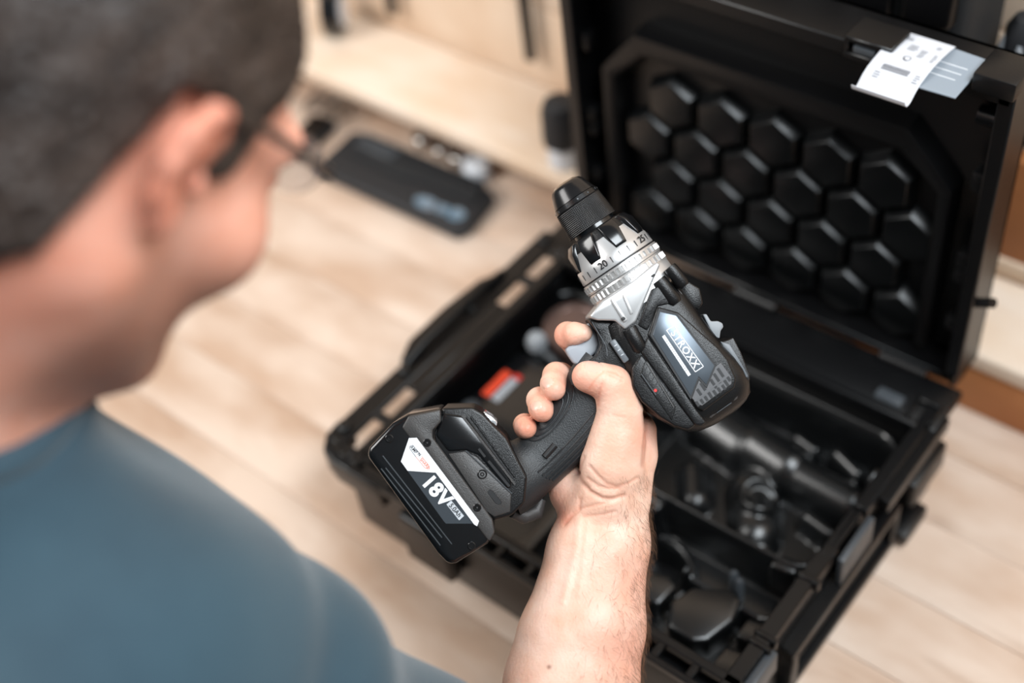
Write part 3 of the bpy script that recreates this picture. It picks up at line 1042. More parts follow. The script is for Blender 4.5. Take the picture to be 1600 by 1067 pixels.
# chuck
lathe_d('chuck_nose', [(0, 10), (0, 18), (1.0, 21), (3, 25), (7, 28.5), (20, 33.5), (28.5, 36.5)], M['chuck'], 64)
lathe_d('chuck_tip', [(-1.2, 9), (-1.2, 17.5), (0.6, 20.6), (1.4, 22.0)], M['chuck_edge'], 48)
lathe_d('chuck_band', [(29, 35), (29.5, 37.5), (37, 39), (38, 38)], M['chuck'], 64)
lathe_d('chuck_sleeve', [(38 + i * 0.7, 38.5 + 3.5 * min(i, 58) / 58) for i in range(61)], M['chuck'], 336,
        rfun=lambda s, r, an: r + (1.1 * K * math.sin(42 * an + s / K * 1.15) * math.sin(42 * an - s / K * 1.15)), autos=80)
for an in np.linspace(0, 2 * math.pi, 13)[:-1]:
    c = ST(33.5, 38.6 * math.cos(an), 0) + UZ * (38.6 * math.sin(an) * K)
    lathe('band_rivet', [(0, 1.6 * K), (0.5 * K, 1.4 * K)], c - UP * 0, (UP * math.cos(an) + UZ * math.sin(an)), AX, M['case_grey'], drill, 8)
lathe_d('neck', [(78, 36), (94, 36)], M['drill_gloss'], 48)

# torque collar
lathe_d('collar_front', [(86, 40), (87, 46), (90, 49.5), (96, 52.0), (104, 54.5)], M['drill_black'], 64)
lathe_d('torque_collar', [(103, 52.5), (104, 54.0), (129, 61.5), (131, 62.8), (149, 64.6), (150.2, 64.2)], M['silver'], 96)
lathe_d('collar_seam', [(149.5, 63.6), (152.5, 63.6)], M['ink'], 64)
for k in range(8):
    an0 = math.radians(90 - 14 + 45 * k)
    V = []
    for s, half, r_lo, r_hi in ((88, 17.5, 44, 52.5), (100, 15.5, 48, 60.5), (124, 10.5, 55, 63.5), (129.5, 10.0, 57, 63.0)):
        for sgn in (-1, 1):
            for rr_, sh in ((r_lo, 1.22), (r_hi, 0.86)):
                a2 = an0 + sgn * math.radians(half * sh)
                V.append(ST(s, rr_ * math.cos(a2), 0) + UZ * (rr_ * math.sin(a2) * K))
    Fc = []
    for i in range(3):
        a, b = 4 * i, 4 * i + 4
        Fc += [(a, a + 1, b + 1, b), (a + 1, a + 3, b + 3, b + 1), (a + 3, a + 2, b + 2, b + 3), (a + 2, a, b, b + 2)]
    Fc += [(0, 2, 3, 1), (12, 13, 15, 14)]
    mk('collar_grip', V, Fc, M['drill_gloss'], drill, False, 1.0 * K, 2)


def on_collar(s, phi, r):
    a2 = math.radians(90 - phi)
    nrm = UP * math.cos(a2) + UZ * math.sin(a2)
    tan = UP * math.sin(a2) - UZ * math.cos(a2)
    return ST(s, 0, 0) + nrm * (r * K), tan, nrm


for txt, phi in (('20', -24), ('25', 46), ('15', -94), ('30', 116)):
    o_, tn, nr = on_collar(139.5, phi, 64.6)
    text_obj('torque_number', txt, 15.5 * K, M['ink'], drill, o_, tn, -AX, 0.3 * K, 0.15 * K)
for phi in (-66, -52, -38, -10, 4, 18, 32, 60, 74, 88):
    o_, tn, nr = on_collar(140, phi, 64.3)
    V = [o_ + tn * (a * 0.55 * K) - AX * (b * 5 * K) + nr * (c * 0.4 * K) for a in (-1, 1) for b in (-1, 1) for c in (-1, 1)]
    mk('torque_tick', V, BOXF, M['ink'], drill)


def gear(nt, amp, s_a, s_b):
    def f(s, r, an):
        s_ = s / K
        if s_a <= s_ <= s_b:
            return r + (amp * K if math.sin(nt * an) > 0 else -amp * K)
        return r
    return f


lathe_d('speed_ring', [(152.5, 64), (153, 66.3), (156, 66.5), (156.3, 66.4), (164.4, 66.4), (164.7, 66.8), (168, 66.6), (168.5, 65)], M['silver_dark'], 252,
        gear(42, 1.4, 156.2, 164.5), 25)
lathe_d('speed_ring', [(168.5, 63.5), (169, 65), (172, 66), (172.3, 66.4), (181.4, 66.8), (181.7, 67.2), (186, 67.4), (187, 66)], M['silver_dark'], 252,
        gear(42, 1.4, 172.2, 181.5), 25)


def loft_d(name, secs, m, N=48, parent=drill):
    """secs: (s, t_lo, t_hi, half width, squareness)"""
    V, Fc = [], []
    for s, lo, hi, wh, e in secs:
        for k in range(N):
            a = 2 * math.pi * k / N
            ca, sa = math.cos(a), math.sin(a)
            t = (lo + hi) / 2 + (hi - lo) / 2 * math.copysign(abs(ca) ** (2 / e), ca)
            w = wh * math.copysign(abs(sa) ** (2 / e), sa)
            V.append(ST(s, t, w))
    for i in range(len(secs) - 1):
        for k in range(N):
            k2 = (k + 1) % N
            Fc.append((i * N + k, i * N + k2, (i + 1) * N + k2, (i + 1) * N + k))
    Fc.append(tuple(range(N - 1, -1, -1)))
    Fc.append(tuple((len(secs) - 1) * N + k for k in range(N)))
    return mk(name, V, Fc, m, parent, True, autos=42)


# gear case (silver) and motor housing (black)
loft_d('gear_case', [(185, -66, 66, 65, 2.2), (190, -67, 66.5, 65.5, 2.4), (202, -69, 66, 66, 2.8), (212, -70, 60, 66, 3.2), (240, -70, 50, 64, 3.2)], M['silver'])
plate('gear_case_cheek', [(1032, 413), (1020, 440), (994, 502), (977, 515), (961, 501), (934, 500.5), (922, 496), (923, 492), (931, 482), (941, 470), (985, 441), (1026, 409)],
      68.5, -68.5, M['silver'], drill, 3.0, 3)
plate('casting_rib', [(953, 468), (958, 466), (981, 500), (975, 504)], 73.0, 60, M['silver'], drill, 2.0, 2)
plate('casting_rib', [(972, 461), (976, 459), (990, 489), (985, 492)], 71.0, 60, M['silver'], drill, 1.6, 2)
plate('screw_socket', [(970, 497), (975, 494.5), (978, 498), (973, 501.5)], 74.0, 68, M['ink'], drill, 1.0, 1)
loft_d('motor_housing', [(214, -66, 56, 60, 3.4), (222, -80, 58, 65.5, 4.0), (250, -86, 58, 67.5, 4.6), (300, -90, 58, 68.5, 5.0), (345, -93, 61, 69, 5.0), (368, -92, 66, 69, 4.6),
                         (390, -82, 68, 67.5, 4.2), (412, -70, 66, 64, 3.8), (428, -56, 58, 57, 3.4), (435, -44, 48, 48, 3.0), (439, -28, 36, 36, 2.8)], M['drill_black'])
plate('lower_shell', [(1002, 552), (1088, 664), (1076, 673), (1053, 666), (1031, 652), (1003, 628), (988, 604), (987, 574)], 69.5, -69.5, M['drill_black'], drill, 4.0, 3)
plate('housing_edge', [(1002, 551), (1012, 526), (1089, 641), (1104, 660), (1096, 666), (1086, 664)], 72.0, 60, M['drill_black'], drill, 2.6, 3)
# screw bosses beside the casting
for (a, b, r_) in (((1029, 437), (1057, 474), 12.0), ((1046, 417), (1070, 447), 10.5), ((983, 513), (1003, 549), 12.5)):
    pa, pb = DP(*a, 62), DP(*b, 62)
    tube('screw_boss', [pa, pa.lerp(pb, 0.1), pa.lerp(pb, 0.85), pb], [r_ * 0.93 * K, r_ * K, r_ * K, r_ * 0.72 * K], M['drill_black'], drill, 20)
plate('boss_hole', [(1016.5, 431), (1022, 427), (1025, 429.5), (1019.5, 433.5)], 70.5, 66, M['ink'], drill, 1.0, 1)
# shoulder panel and raised frame round the badge
plate('shoulder_panel', [(1018, 452), (1030, 447), (1046, 474), (1028, 478), (1014, 512), (1011, 516), (997, 508)], 70.2, 60, M['drill_black'], drill, 1.8, 2)
plate('badge_frame', [(1027, 479), (1060, 488), (1122, 543), (1137, 561), (1151, 592), (1148, 606), (1099, 643), (1089, 638), (1012, 524)], 73.0, 60, M['drill_black'], drill, 3.2, 3)
plate('badge_groove', [(1029, 483), (1058.5, 490), (1119.5, 571), (1104, 606), (1092, 593), (1079.5, 625), (1016, 524)], 73.35, 70, M['ink'], drill, 0.3, 1)
badge = plate('badge_plate', [(1031, 487), (1056.5, 493), (1116.5, 571.5), (1103.5, 601), (1091.5, 588), (1079.5, 619), (1020, 523.5)], 74.2, 70, M['plate'], drill, 0.6, 2)
badge['label'] = 'steel grey name badge'


def flat(px, py, w=74.6):
    return DP(px, py, w)


def dir2(dx, dy):
    return (UX * dx - UY * dy).normalized()


td, tu = dir2(0.566, 0.824), dir2(0.824, -0.566)
text_obj('brand_name', 'STROXX', 15.0 * K, M['white'], badge, flat(1070.0, 545.5), td, tu, 0.25 * K, 0.22 * K, 1.16)


def strip2(name, p, q, wd, w, m, parent):
    """thin bar between two points of the side view"""
    dx, dy = q[0] - p[0], q[1] - p[1]
    l = math.hypot(dx, dy)
    nx_, ny_ = -dy / l * wd / 2, dx / l * wd / 2
    return plate(name, [(p[0] + nx_, p[1] + ny_), (q[0] + nx_, q[1] + ny_), (q[0] - nx_, q[1] - ny_), (p[0] - nx_, p[1] - ny_)], w, w - 0.8, m, parent)


bc = [(1043.5, 517.5), (1054.5, 510.5), (1098.5, 571.5), (1081.5, 583.0)]
bl = [(1041.5, 516.0), (1053.5, 509.2), (1099.0, 572.5), (1086.5, 581.0)]
for p, q in zip(bl, bl[1:] + bl[:1]):
    strip2('name_box_line', p, q, 1.1, 74.9, M['white'], badge)
strip2('slogan_bar', (1036.5, 524.5), (1077.5, 586.5), 5.0, 74.8, M['white'], badge)
for i in range(15):
    f0 = 0.14 + i * 0.052
    p = (1036.5 + 41 * f0, 524.5 + 62 * f0)
    strip2('slogan_letter', (p[0] - 1.2, p[1] + 0.9), (p[0] + 1.2, p[1] - 0.9), 1.4, 75.2, M['grey_print'], badge)
plate('vent_panel', [(1118, 573), (1126, 566), (1143, 589), (1143, 600), (1097, 634), (1090, 631), (1081, 622), (1092, 594), (1104, 607)], 73.5, 70, M['vent'], drill, 0.5, 1)
# vents at the rear of the badge: black bars paint the shade inside the slots
vs = [(1092.5, 612.5, 13), (1098.5, 604.0, 15), (1115, 599.5, 18), (1120.5, 591.0, 20), (1126, 582.0, 18),
      (1090, 631, 9), (1097, 627, 9), (1103.5, 622.5, 9), (1110, 617.5, 12), (1117, 613.5, 10), (1124, 609.5, 10), (1131, 605, 10), (1135, 598.5, 12), (1139, 592, 9)]
for (a, b, l_) in vs:
    strip2('vent_slot_shade', (a - B2[0] * l_ / 2 * 0.9, b - B2[1] * l_ / 2 * 0.9), (a + B2[0] * l_ / 2 * 0.9, b + B2[1] * l_ / 2 * 0.9), 4.4, 74.0, M['ink'], drill)
strip2('vent_bar', (1085, 627), (1136, 588), 2.0, 74.6, M['vent'], drill)
plate('rear_bumper', [(1099, 645), (1149, 608), (1156, 616), (1153, 624), (1112, 654), (1104, 655)], 60, -60, M['drill_char'], drill, 4.5, 3)
strip2('bumper_mark', (1120, 645), (1143, 629), 1.0, 60.6, M['case_grey'], drill)
# lower side slot with motor vents
plate('side_recess', [(1007, 566), (1013, 566), (1056, 637), (1050, 657), (1000, 587)], 70.8, 60, M['drill_black'], drill, 1.0, 2)
strip2('recess_edge_glint', (1002, 584), (1025, 617), 1.4, 72.0, M['case_grey'], drill)  # grey strip painted as the lit edge of the recess
strip2('recess_edge_glint', (1010, 566), (1053, 636), 1.6, 72.2, M['drill_char'], drill)  # charcoal strip, also a painted lit edge
for i in range(4):
    p = (1007 + i * 5.5, 579 + i * 8.0)
    strip2('motor_vent', (p[0] - 2, p[1] + 5), (p[0] + 4, p[1] - 6), 2.0, 71.6, M['ink'], drill)
rd = lathe('red_dot', [(0, 2.8 * K), (1.2 * K, 2.4 * K)], DP(1024, 610, 71), UZ, UX, M['red'], drill, 12)
# top of the housing: mode block, seam, slider, rear cap
plate('top_block', [(1061, 446), (1073, 438), (1094, 450), (1099, 474), (1091, 484), (1078, 478)], 34, -34, M['drill_black'], drill, 3.0, 2)
plate('top_rail', [(1052, 449), (1057, 446), (1121, 537), (1116, 541)], 56, -56, M['drill_char'], drill, 1.5, 2)
plate('speed_slider', [(1098, 491), (1104, 490.5), (1111, 502), (1122, 501.5), (1129, 505), (1130.5, 511), (1126, 517), (1124.5, 529), (1115, 525)], 22, -22, M['handle_grey'], drill, 1.8, 2)
plate('rear_cap', [(1122, 531), (1128, 535), (1146, 527), (1158, 550), (1172, 586), (1170, 604), (1160, 610), (1148, 590), (1136, 566)], 44, -44, M['drill_black'], drill, 4.0, 3)
plate('rear_cap_insert', [(1125, 533), (1141, 537), (1158, 566), (1170, 588), (1162, 593), (1146, 565), (1137, 553)], 47, -47, M['button'], drill, 2.0, 2)

# trigger, switch and grip
plate('trigger', [(919, 503), (926, 511), (934, 524), (937, 538), (932, 550), (922, 559), (908, 570), (897, 569), (888, 556), (883, 546), (889, 541), (908, 536), (916, 524)], 21, -21,
      M['trigger'], drill, 4.5, 3)
plate('trigger_housing', [(918, 498), (934, 501), (960, 502), (978, 517), (990, 540), (986, 575), (950, 590), (915, 582), (905, 575), (930, 556), (938, 540), (934, 520)], 52, -52, M['drill_black'], drill, 4.0, 3)
strip2('housing_seam', (925, 503), (947, 540), 1.2, 52.6, M['case_grey'], drill)
strip2('housing_seam', (947, 540), (949, 556), 1.2, 52.6, M['case_grey'], drill)
plate('direction_switch', [(952.5, 534), (961, 529), (983.5, 562), (975.5, 568)], 66, -66, M['button'], drill, 2.0, 2)
for i in range(3):
    strip2('switch_mark', (960 + i * 5.2, 541 + i * 7.2), (964 + i * 5.2, 538.4 + i * 7.2), 1.0, 66.5, M['pale_grey'], drill)

grip_secs = [((912, 548), (1000, 612), 46), ((900, 562), (990, 634), 42), ((886, 584), (972, 654), 39), ((868, 611), (948, 680), 38), ((848, 640), (922, 707), 38),
             ((828, 666), (895, 733), 39), ((811, 683), (872, 754), 42), ((799, 689), (856, 769), 48), ((787, 682), (838, 787), 56), ((770, 668), (814, 803), 63)]


def grip_pt(f, a, u=0.0):
    """f: 0..8 along the grip, a: angle round it (0 front edge, 90 deg left side)"""
    i = min(int(f), len(grip_secs) - 2)
    t = f - i
    (fa, ba, wa), (fb, bb, wb_) = grip_secs[i], grip_secs[i + 1]
    fx, fy = fa[0] + (fb[0] - fa[0]) * t, fa[1] + (fb[1] - fa[1]) * t
    bx_, by_ = ba[0] + (bb[0] - ba[0]) * t, ba[1] + (bb[1] - ba[1]) * t
    wh = wa + (wb_ - wa) * t
    ca, sa = math.cos(a), math.sin(a)
    e = 2.6
    q = math.copysign(abs(ca) ** (2 / e), ca) * (1 + u)
    w = wh * math.copysign(abs(sa) ** (2 / e), sa) * (1 + u)
    mx_, my_ = (fx + bx_) / 2, (fy + by_) / 2
    px_, py_ = mx_ + (fx - bx_) / 2 * q, my_ + (fy - by_) / 2 * q
    o = DP(800, 533.5)
    return o + (UX * (px_ - 800) - UY * (py_ - 533.5) + UZ * w) * K


N = 40
V, Fc = [], []
NR = 33
for i in range(NR):
    for k in range(N):
        V.append(grip_pt(i * 9 / (NR - 1), 2 * math.pi * k / N))
for i in range(NR - 1):
    for k in range(N):
        k2 = (k + 1) % N
        Fc.append((i * N + k, i * N + k2, (i + 1) * N + k2, (i + 1) * N + k))
Fc += [tuple(range(N - 1, -1, -1)), tuple((NR - 1) * N + k for k in range(N))]
grip = mk('grip', V, Fc, M['rubber'], drill, True, autos=60)
for j in range(5):                              # fan of grooves towards the palm
    a = math.radians(98 + j * 9)
    tube('grip_ridge', [grip_pt(f, a + 0.0 * f, 0.012) for f in np.linspace(2.6, 6.6 - 0.12 * j, 16)], 1.6 * K, M['rubber'], grip, 6)
for j in range(3):                              # nested loops under the finger tips
    pts = []
    r1, r2 = 1.25 - 0.3 * j, 26 - 6 * j
    for k in range(17):
        th = math.pi * k / 16
        pts.append(grip_pt(3.9 + r1 * math.cos(th) * 1.3, math.radians(48 + r2 * math.sin(th)), 0.012))
    tube('grip_ridge', pts, 1.3 * K, M['rubber'], grip, 6)
pa, pb = DP(851, 713.5, 42), DP(867.5, 695, 41)
tube('grip_inlay', [pa, pb], 5.2 * K, M['ink'], grip, 14)

# foot of the handle, above the battery
plate('foot', [(690, 637), (738, 635.5), (754, 645), (776, 668), (792, 684), (824, 745), (820, 786), (800, 806), (772, 814), (758, 802), (676, 687), (675, 676), (690, 662)], 66, -66,
      M['drill_black'], drill, 12.0, 5)
plate('foot_cheek', [(692, 645), (726, 650), (757, 688), (800, 750), (799, 764), (788, 762), (748, 712), (728, 704), (700, 706), (680, 680)], 68.5, 40, M['drill_gloss'], drill, 4.0, 3)
plate('foot_panel', [(700, 709), (727, 705), (745, 714), (798, 768), (799, 774), (797, 800), (772, 808), (760, 799)], 68.6, 40, M['drill_char'], drill, 2.0, 2)
for p, q, wd, m_ in (((722, 649), (805, 757), 3.4, 'drill_char'), ((736, 650), (806, 745), 3.4, 'drill_black'), ((728, 704), (800, 771), 1.6, 'case_grey'), ((729, 651), (803, 749), 2.0, 'ink')):
    strip2('foot_rib', p, q, wd, 71.0 if m_ != 'ink' else 70.2, M[m_], drill)
strip2('foot_vent', (748, 701), (758, 714), 3.5, 70.5, M['ink'], drill)
strip2('foot_vent', (763, 720), (796, 760), 4.0, 70.5, M['ink'], drill)
plate('foot_recess_shade', [(762, 767), (765, 764), (769, 765), (784, 783), (784, 788), (779, 789), (774, 787), (762, 771)], 69.2, 60, M['ink'], drill, 1.0, 1)  # black patch painted for the shade in the oval recess
plate('work_light', [(747, 646), (757, 643.5), (770, 652), (777, 659), (776, 666), (769, 668), (757, 659)], 34, -34, M['lens'], drill, 2.0, 2)


def screw(px, py, w, r=6.2):
    o = DP(px, py, w)
    s_ = lathe('screw', [(-2 * K, r * K), (0.3 * K, r * K), (0.9 * K, (r - 0.8) * K), (0.9 * K, (r - 2.0) * K), (-0.6 * K, (r - 2.4) * K), (-0.6 * K, 0.45 * r * K),
                        (0.0, 0.42 * r * K), (0.0, 0.2 * r * K), (-0.8 * K, 0.18 * r * K)], o, UZ, UX, M['chuck'], drill, 20)
    return s_


screw(753.5, 741, 69.0, 7.5)
tube('belt_hook', [DP(800, 800, 10), DP(818, 806, 0), DP(838, 800, -10), DP(846, 780, -14)], [9 * K, 13 * K, 13 * K, 8 * K], M['drill_char'], drill, 14)

# battery pack
bat = plate('battery_pack', [(573, 712), (577, 699), (613, 661), (637, 647), (690, 637.5), (692, 660), (680, 672), (682, 690), (768, 812), (773, 832), (762, 850), (712, 881), (700, 882),
                             (684, 865)], 72, -72, M['drill_gloss'], drill, 8.0, 4)
plate('battery_collar', [(628, 668), (638, 650), (688, 640), (689, 659), (676, 672), (676, 684), (769, 811), (773, 832), (765, 846), (761, 843), (746, 823), (651, 684), (640, 684)], 74.2, 40,
      M['drill_char'], bat, 2.5, 3)
plate('battery_label', [(626.5, 721.5), (637, 735), (681, 739), (740, 818), (697, 818), (694, 815)], 72.6, 70, M['label_dark'], bat)
wl = plate('battery_label', [(639, 684.5), (651, 684), (748.5, 814), (745.5, 822), (741, 819.5), (681, 738.5), (637, 735.5), (626.5, 721)], 74.6, 70, M['white'], bat)
wl['label'] = 'white part of the battery label'
tb, tbu = dir2(0.61, 0.79), dir2(0.79, -0.61)
text_obj('voltage_text', '18V', 31 * K, M['white'], bat, DP(682, 767.0, 73.4), dir2(0.66, 0.75), dir2(0.75, -0.66), 0.3 * K, 1.15 * K, 1.04)
plate('capacity_box', [(697.5, 788), (705, 782), (725, 806), (717.5, 813)], 73.2, 72, M['pale_grey'], bat)
text_obj('capacity_text', '5.0Ah', 10.0 * K, M['ink'], bat, DP(711.2, 797.3, 73.8), dir2(0.64, 0.77), dir2(0.77, -0.64), 0.25 * K, 0.12 * K)
text_obj('logo_text', "AMP", 7.0 * K, M['ink'], bat, DP(646.5, 702.5, 75.1), dir2(0.66, 0.75), dir2(0.75, -0.66), 0.2 * K, 0.05 * K)
text_obj('logo_text', "N", 6.0 * K, M['ink'], bat, DP(655, 710, 75.1), dir2(0.66, 0.75), dir2(0.75, -0.66), 0.2 * K, 0.12 * K)
text_obj('logo_text', 'SHARE', 6.4 * K, M['orange'], bat, DP(663.5, 724.0, 75.1), dir2(0.66, 0.75), dir2(0.75, -0.66), 0.2 * K, 0.06 * K)
lg_ = [(640.5, 697), (645, 695.5), (657, 710)]
for p, q in zip(lg_[:-1], lg_[1:]):
    strip2('logo_frame', p, q, 0.6, 75.1, M['ink'], bat)
lg_ = [(640.5, 697), (640.5, 701), (650, 714)]
for p, q in zip(lg_[:-1], lg_[1:]):
    strip2('logo_frame', p, q, 0.6, 75.1, M['ink'], bat)
lg_ = [(650, 714), (664, 731), (671, 733), (670, 727), (659, 713)]
for p, q in zip(lg_[:-1], lg_[1:]):
    strip2('logo_frame', p, q, 0.6, 75.1, M['orange'], bat)
for p, q in (((598, 712), (706, 850)), ((602.5, 731), (690.5, 840)), ((595.5, 732), (688, 852))):
    strip2('battery_rib', p, q, 1.5, 73.0, M['case_grey'], bat)
for (a, b) in ((608, 685), (667.5, 691.5), (745.6, 793), (737, 853)):
    screw(a, b, 73.2 if (a, b) not in ((667.5, 691.5), (745.6, 793)) else 74.9)

# ================================================================== the person
def skin_mat():
    m = mat('skin', (226, 172, 144), 0.46, spec=0.4, sss=0.12, bump=0.38, bscale=480)
    nt = m.node_tree
    N = nt.nodes.new
    L = nt.links.new
    b = nt.nodes['Principled BSDF']
    at = N('ShaderNodeAttribute')
    at.attribute_name = 'tone'
    sp = N('ShaderNodeSeparateColor')
    L(at.outputs['Color'], sp.inputs['Color'])
    tc = N('ShaderNodeTexCoord')
    ns = N('ShaderNodeTexNoise')
    ns.inputs['Scale'].default_value = 45
    ns.inputs['Detail'].default_value = 5
    L(tc.outputs['Object'], ns.inputs['Vector'])
    rp = N('ShaderNodeValToRGB')
    rp.color_ramp.elements[0].position = 0.35
    rp.color_ramp.elements[0].color = lin((226, 178, 154))
    rp.color_ramp.elements[1].position = 0.65
    rp.color_ramp.elements[1].color = lin((236, 198, 178))
    L(ns.outputs['Fac'], rp.inputs['Fac'])
    prev = rp.outputs['Color']
    for ch_, colr in (('Red', (206, 112, 84)), ('Green', (112, 76, 60)), ('Blue', (110, 66, 48))):
        mx = N('ShaderNodeMix')
        mx.data_type = 'RGBA'
        L(sp.outputs[ch_], mx.inputs[0])
        L(prev, mx.inputs[6])
        mx.inputs[7].default_value = lin(colr)
        prev = mx.outputs[2]
    L(prev, b.inputs['Base Color'])
    return m


M['skin'] = skin_mat()
M['nail'] = mat('fingernail', (230, 180, 162), 0.32, spec=0.5, sss=0.1)
M['hair'] = mat('short_hair', (32, 23, 19), 0.42, rgb2=(70, 58, 52), vscale=30, bump=1.0, bscale=240, stretch=(1, 1, 3))
M['shirt'] = mat('petrol_cotton', (50, 69, 80), 0.9, spec=0.15, rgb2=(56, 77, 88), vscale=12, bump=0.5, bscale=900, sheen=0.25)
M['frame'] = mat('glasses_frame', (34, 26, 24), 0.3)
M['glass'] = mat('glasses_lens', (235, 238, 240), 0.05)
M['glass'].node_tree.nodes['Principled BSDF'].inputs['Transmission Weight'].default_value = 0.95
M['trouser'] = mat('work_trousers', (52, 54, 58), 0.9, bump=0.4, bscale=700)
M['shoe'] = mat('shoe_leather', (40, 34, 30), 0.5)
M['armhair'] = mat('arm_hair', (104, 74, 52), 0.5)

person = empty('person', (0.20, -0.38, 0.0), 'person in a petrol blue t-shirt seen from behind, holding the drill', 'person')
OZ = Vector((0, 0, ZR))

# ---- right hand and forearm, in the drill's side-view frame
O = DP(945, 760)


def hp(px, py, w):
    v = DP(px, py, w) - O
    return (v.dot(UX), v.dot(UY), v.dot(UZ))


def C(px, py, w, r):
    return (*hp(px, py, w), r * K * (DD - w * K) / DD)


lo = (min(hp(760, 480, -120)[0], -0.09), hp(800, 1420, 0)[1], -0.054)
hi = (hp(1060, 480, 0)[0], hp(800, 470, 0)[1], 0.115)
HF = Field(lo, hi, 0.00105)
kk = 18 * K
# forearm
HF.chain([C(926, 806, 4, 50), C(914, 860, 10, 57), C(888, 1000, 30, 78), C(876, 1067, 40, 86), C(836, 1330, 100, 98)], kk)
HF.chain([C(966, 796, 2, 48), C(958, 850, 8, 55), C(932, 980, 28, 74), C(912, 1067, 40, 84), C(880, 1330, 100, 92)], kk)
# palm and heel
HF.chain([C(950, 786, 2, 50), C(962, 730, -6, 46), C(985, 690, -18, 34)], kk)
HF.chain([C(925, 800, -4, 46), C(897, 768, -18, 36), C(906, 742, -38, 30)], 14 * K)
# thenar mass and thumb
HF.chain([C(948, 770, 20, 47), C(956, 726, 28, 46), C(966, 684, 34, 41), C(969, 644, 42, 33.5)], kk)
HF.chain([C(969, 644, 42, 33.5), C(962, 618, 48, 29), C(957, 600, 53, 28.5)], 12 * K)
# index metacarpal, behind the thumb web
HF.chain([C(985, 770, -2, 33), C(997, 712, -6, 28), C(1001, 672, -14, 25)], 12 * K)
TH = Field(lo, hi, 0.00105)
TH.chain([C(957, 600, 53, 28), C(938, 594, 54, 27), C(920, 589, 51, 24.5), C(917, 588, 50, 23.5)], 4 * K)
HF.merge(TH, 7 * K)
fingers = {
    'index': [C(1001, 670, -30, 24), C(958, 612, -66, 21), C(905, 545, -62, 20), C(887, 524, -34, 20), C(887, 523, -4, 20), C(898, 521, 16, 17.5), C(912, 520, 24, 14)],
    'middle': [C(985, 690, -55, 25), C(905, 618, -62, 22), C(876, 588, -40, 21), C(869, 587, -6, 21), C(864, 600, 24, 19.5), C(866, 608, 40, 18)],
    'ring': [C(960, 715, -55, 24), C(885, 650, -60, 21), C(848, 626, -38, 20), C(843, 625, -4, 20), C(845, 637, 26, 19), C(847, 642, 40, 18)],
    'little': [C(930, 738, -52, 21), C(866, 688, -56, 19), C(828, 668, -34, 17.5), C(820, 664, -4, 17.5), C(821, 668, 22, 17), C(823, 670, 32, 15)],
}
for nm in ('index', 'middle', 'ring', 'little'):
    FF = Field(lo, hi, 0.00105)
    FF.chain(fingers[nm], 5 * K)
    HF.merge(FF, 3.0 * K)
P, Q = HF.mesh(2)
Nn = vnormals(P, Q)
# image-plane drawing coordinates of every vertex (for creases and nails)
dep = DD - P[:, 2]
Pw0 = np.array(O)
px = 800 + (P[:, 0] + (Pw0 - np.array(CAM)) @ np.array(UX)) * FPX / dep
py = 533.5 - (P[:, 1] + (Pw0 - np.array(CAM)) @ np.array(UY)) * FPX / dep
front = Nn[:, 2] > -0.1


def poly_d(pts):
    d = np.full(len(px), 1e9)
    for (a, b), (c, e) in zip(pts[:-1], pts[1:]):
        t = np.clip(((px - a) * (c - a) + (py - b) * (e - b)) / ((c - a) ** 2 + (e - b) ** 2), 0, 1)
        d = np.minimum(d, np.hypot(px - a - t * (c - a), py - b - t * (e - b)))
    return d


disp = np.zeros(len(P))
creases = [
    ([(902, 738), (906, 752), (921, 767), (941, 779), (955, 780.5), (974, 775)], 3.2, 3.4),
    ([(921, 729), (934, 744), (948, 756), (965, 761), (985, 754), (996, 747)], 1.9, 3.0),
    ([(918, 747), (934, 759), (948, 763), (968, 764)], 1.5, 2.6),
    ([(904, 795), (934, 788), (950, 785)], 1.4, 2.6),
    ([(912, 807), (940, 804), (962, 799)], 1.3, 2.6),
    ([(903, 738), (906, 728), (912, 714)], 1.8, 3.0),
    ([(1009, 646), (1011, 668), (1008, 700), (1006, 728)], 2.8, 4.0),
    ([(882, 818), (893, 806), (904, 796), (906, 780)], 1.6, 3.5),
    ([(921, 606), (931, 592), (943, 580)], 0.0, 2.0),
    ([(934, 634), (936, 616), (941, 600)], 1.2, 3.0),
    ([(950, 580), (962, 583), (973, 590)], 0.8, 2.0),
    ([(953, 586), (963, 590), (972, 596)], 0.7, 2.0),
    ([(958, 648), (976, 652)], 0.6, 2.4),
]
for pts, dpt, wd in creases:
    d = poly_d(pts)
    disp -= np.where(front, dpt * np.exp(-(d / wd) ** 2), 0)
for pts, up_, wd in (([(905, 815), (900, 860), (880, 940)], 2.2, 6.0), ([(918, 815), (914, 870), (905, 930)], 1.2, 6.0), ([(925, 764), (941, 772), (960, 773)], 1.5, 4.0)):
    disp += np.where(front, up_ * np.exp(-(poly_d(pts) / wd) ** 2), 0)
# nails: (centre, long axis, half length, half width, w range)
nails = [((928, 573), (0.92, 0.28), 15.5, 9.0, 20), ((855.5, 598), (0.86, -0.5), 10.5, 7.5, 12), ((837.5, 634), (0.88, -0.45), 10.0, 7.0, 12)]
isn = np.zeros(len(P), bool)
wpx = P[:, 2] / K
for (cx_, cy_), (ux_, uy_), hl, hw, wm in nails:
    l_ = math.hypot(ux_, uy_)
    a_ = ((px - cx_) * ux_ + (py - cy_) * uy_) / l_
    b_ = (-(px - cx_) * uy_ + (py - cy_) * ux_) / l_
    q_ = (np.abs(a_ / hl) ** 2.6 + np.abs(b_ / hw) ** 2.6)
    sel = (Nn[:, 2] > -0.05) & (wpx > wm - 14)
    isn |= sel & (q_ < 1)
    disp -= np.where(sel, 1.4 * np.exp(-((q_ - 1.12) / 0.16) ** 2), 0)
    disp += np.where(sel & (q_ < 1), 0.35, 0)
P = P + Nn * (disp * K)[:, None]
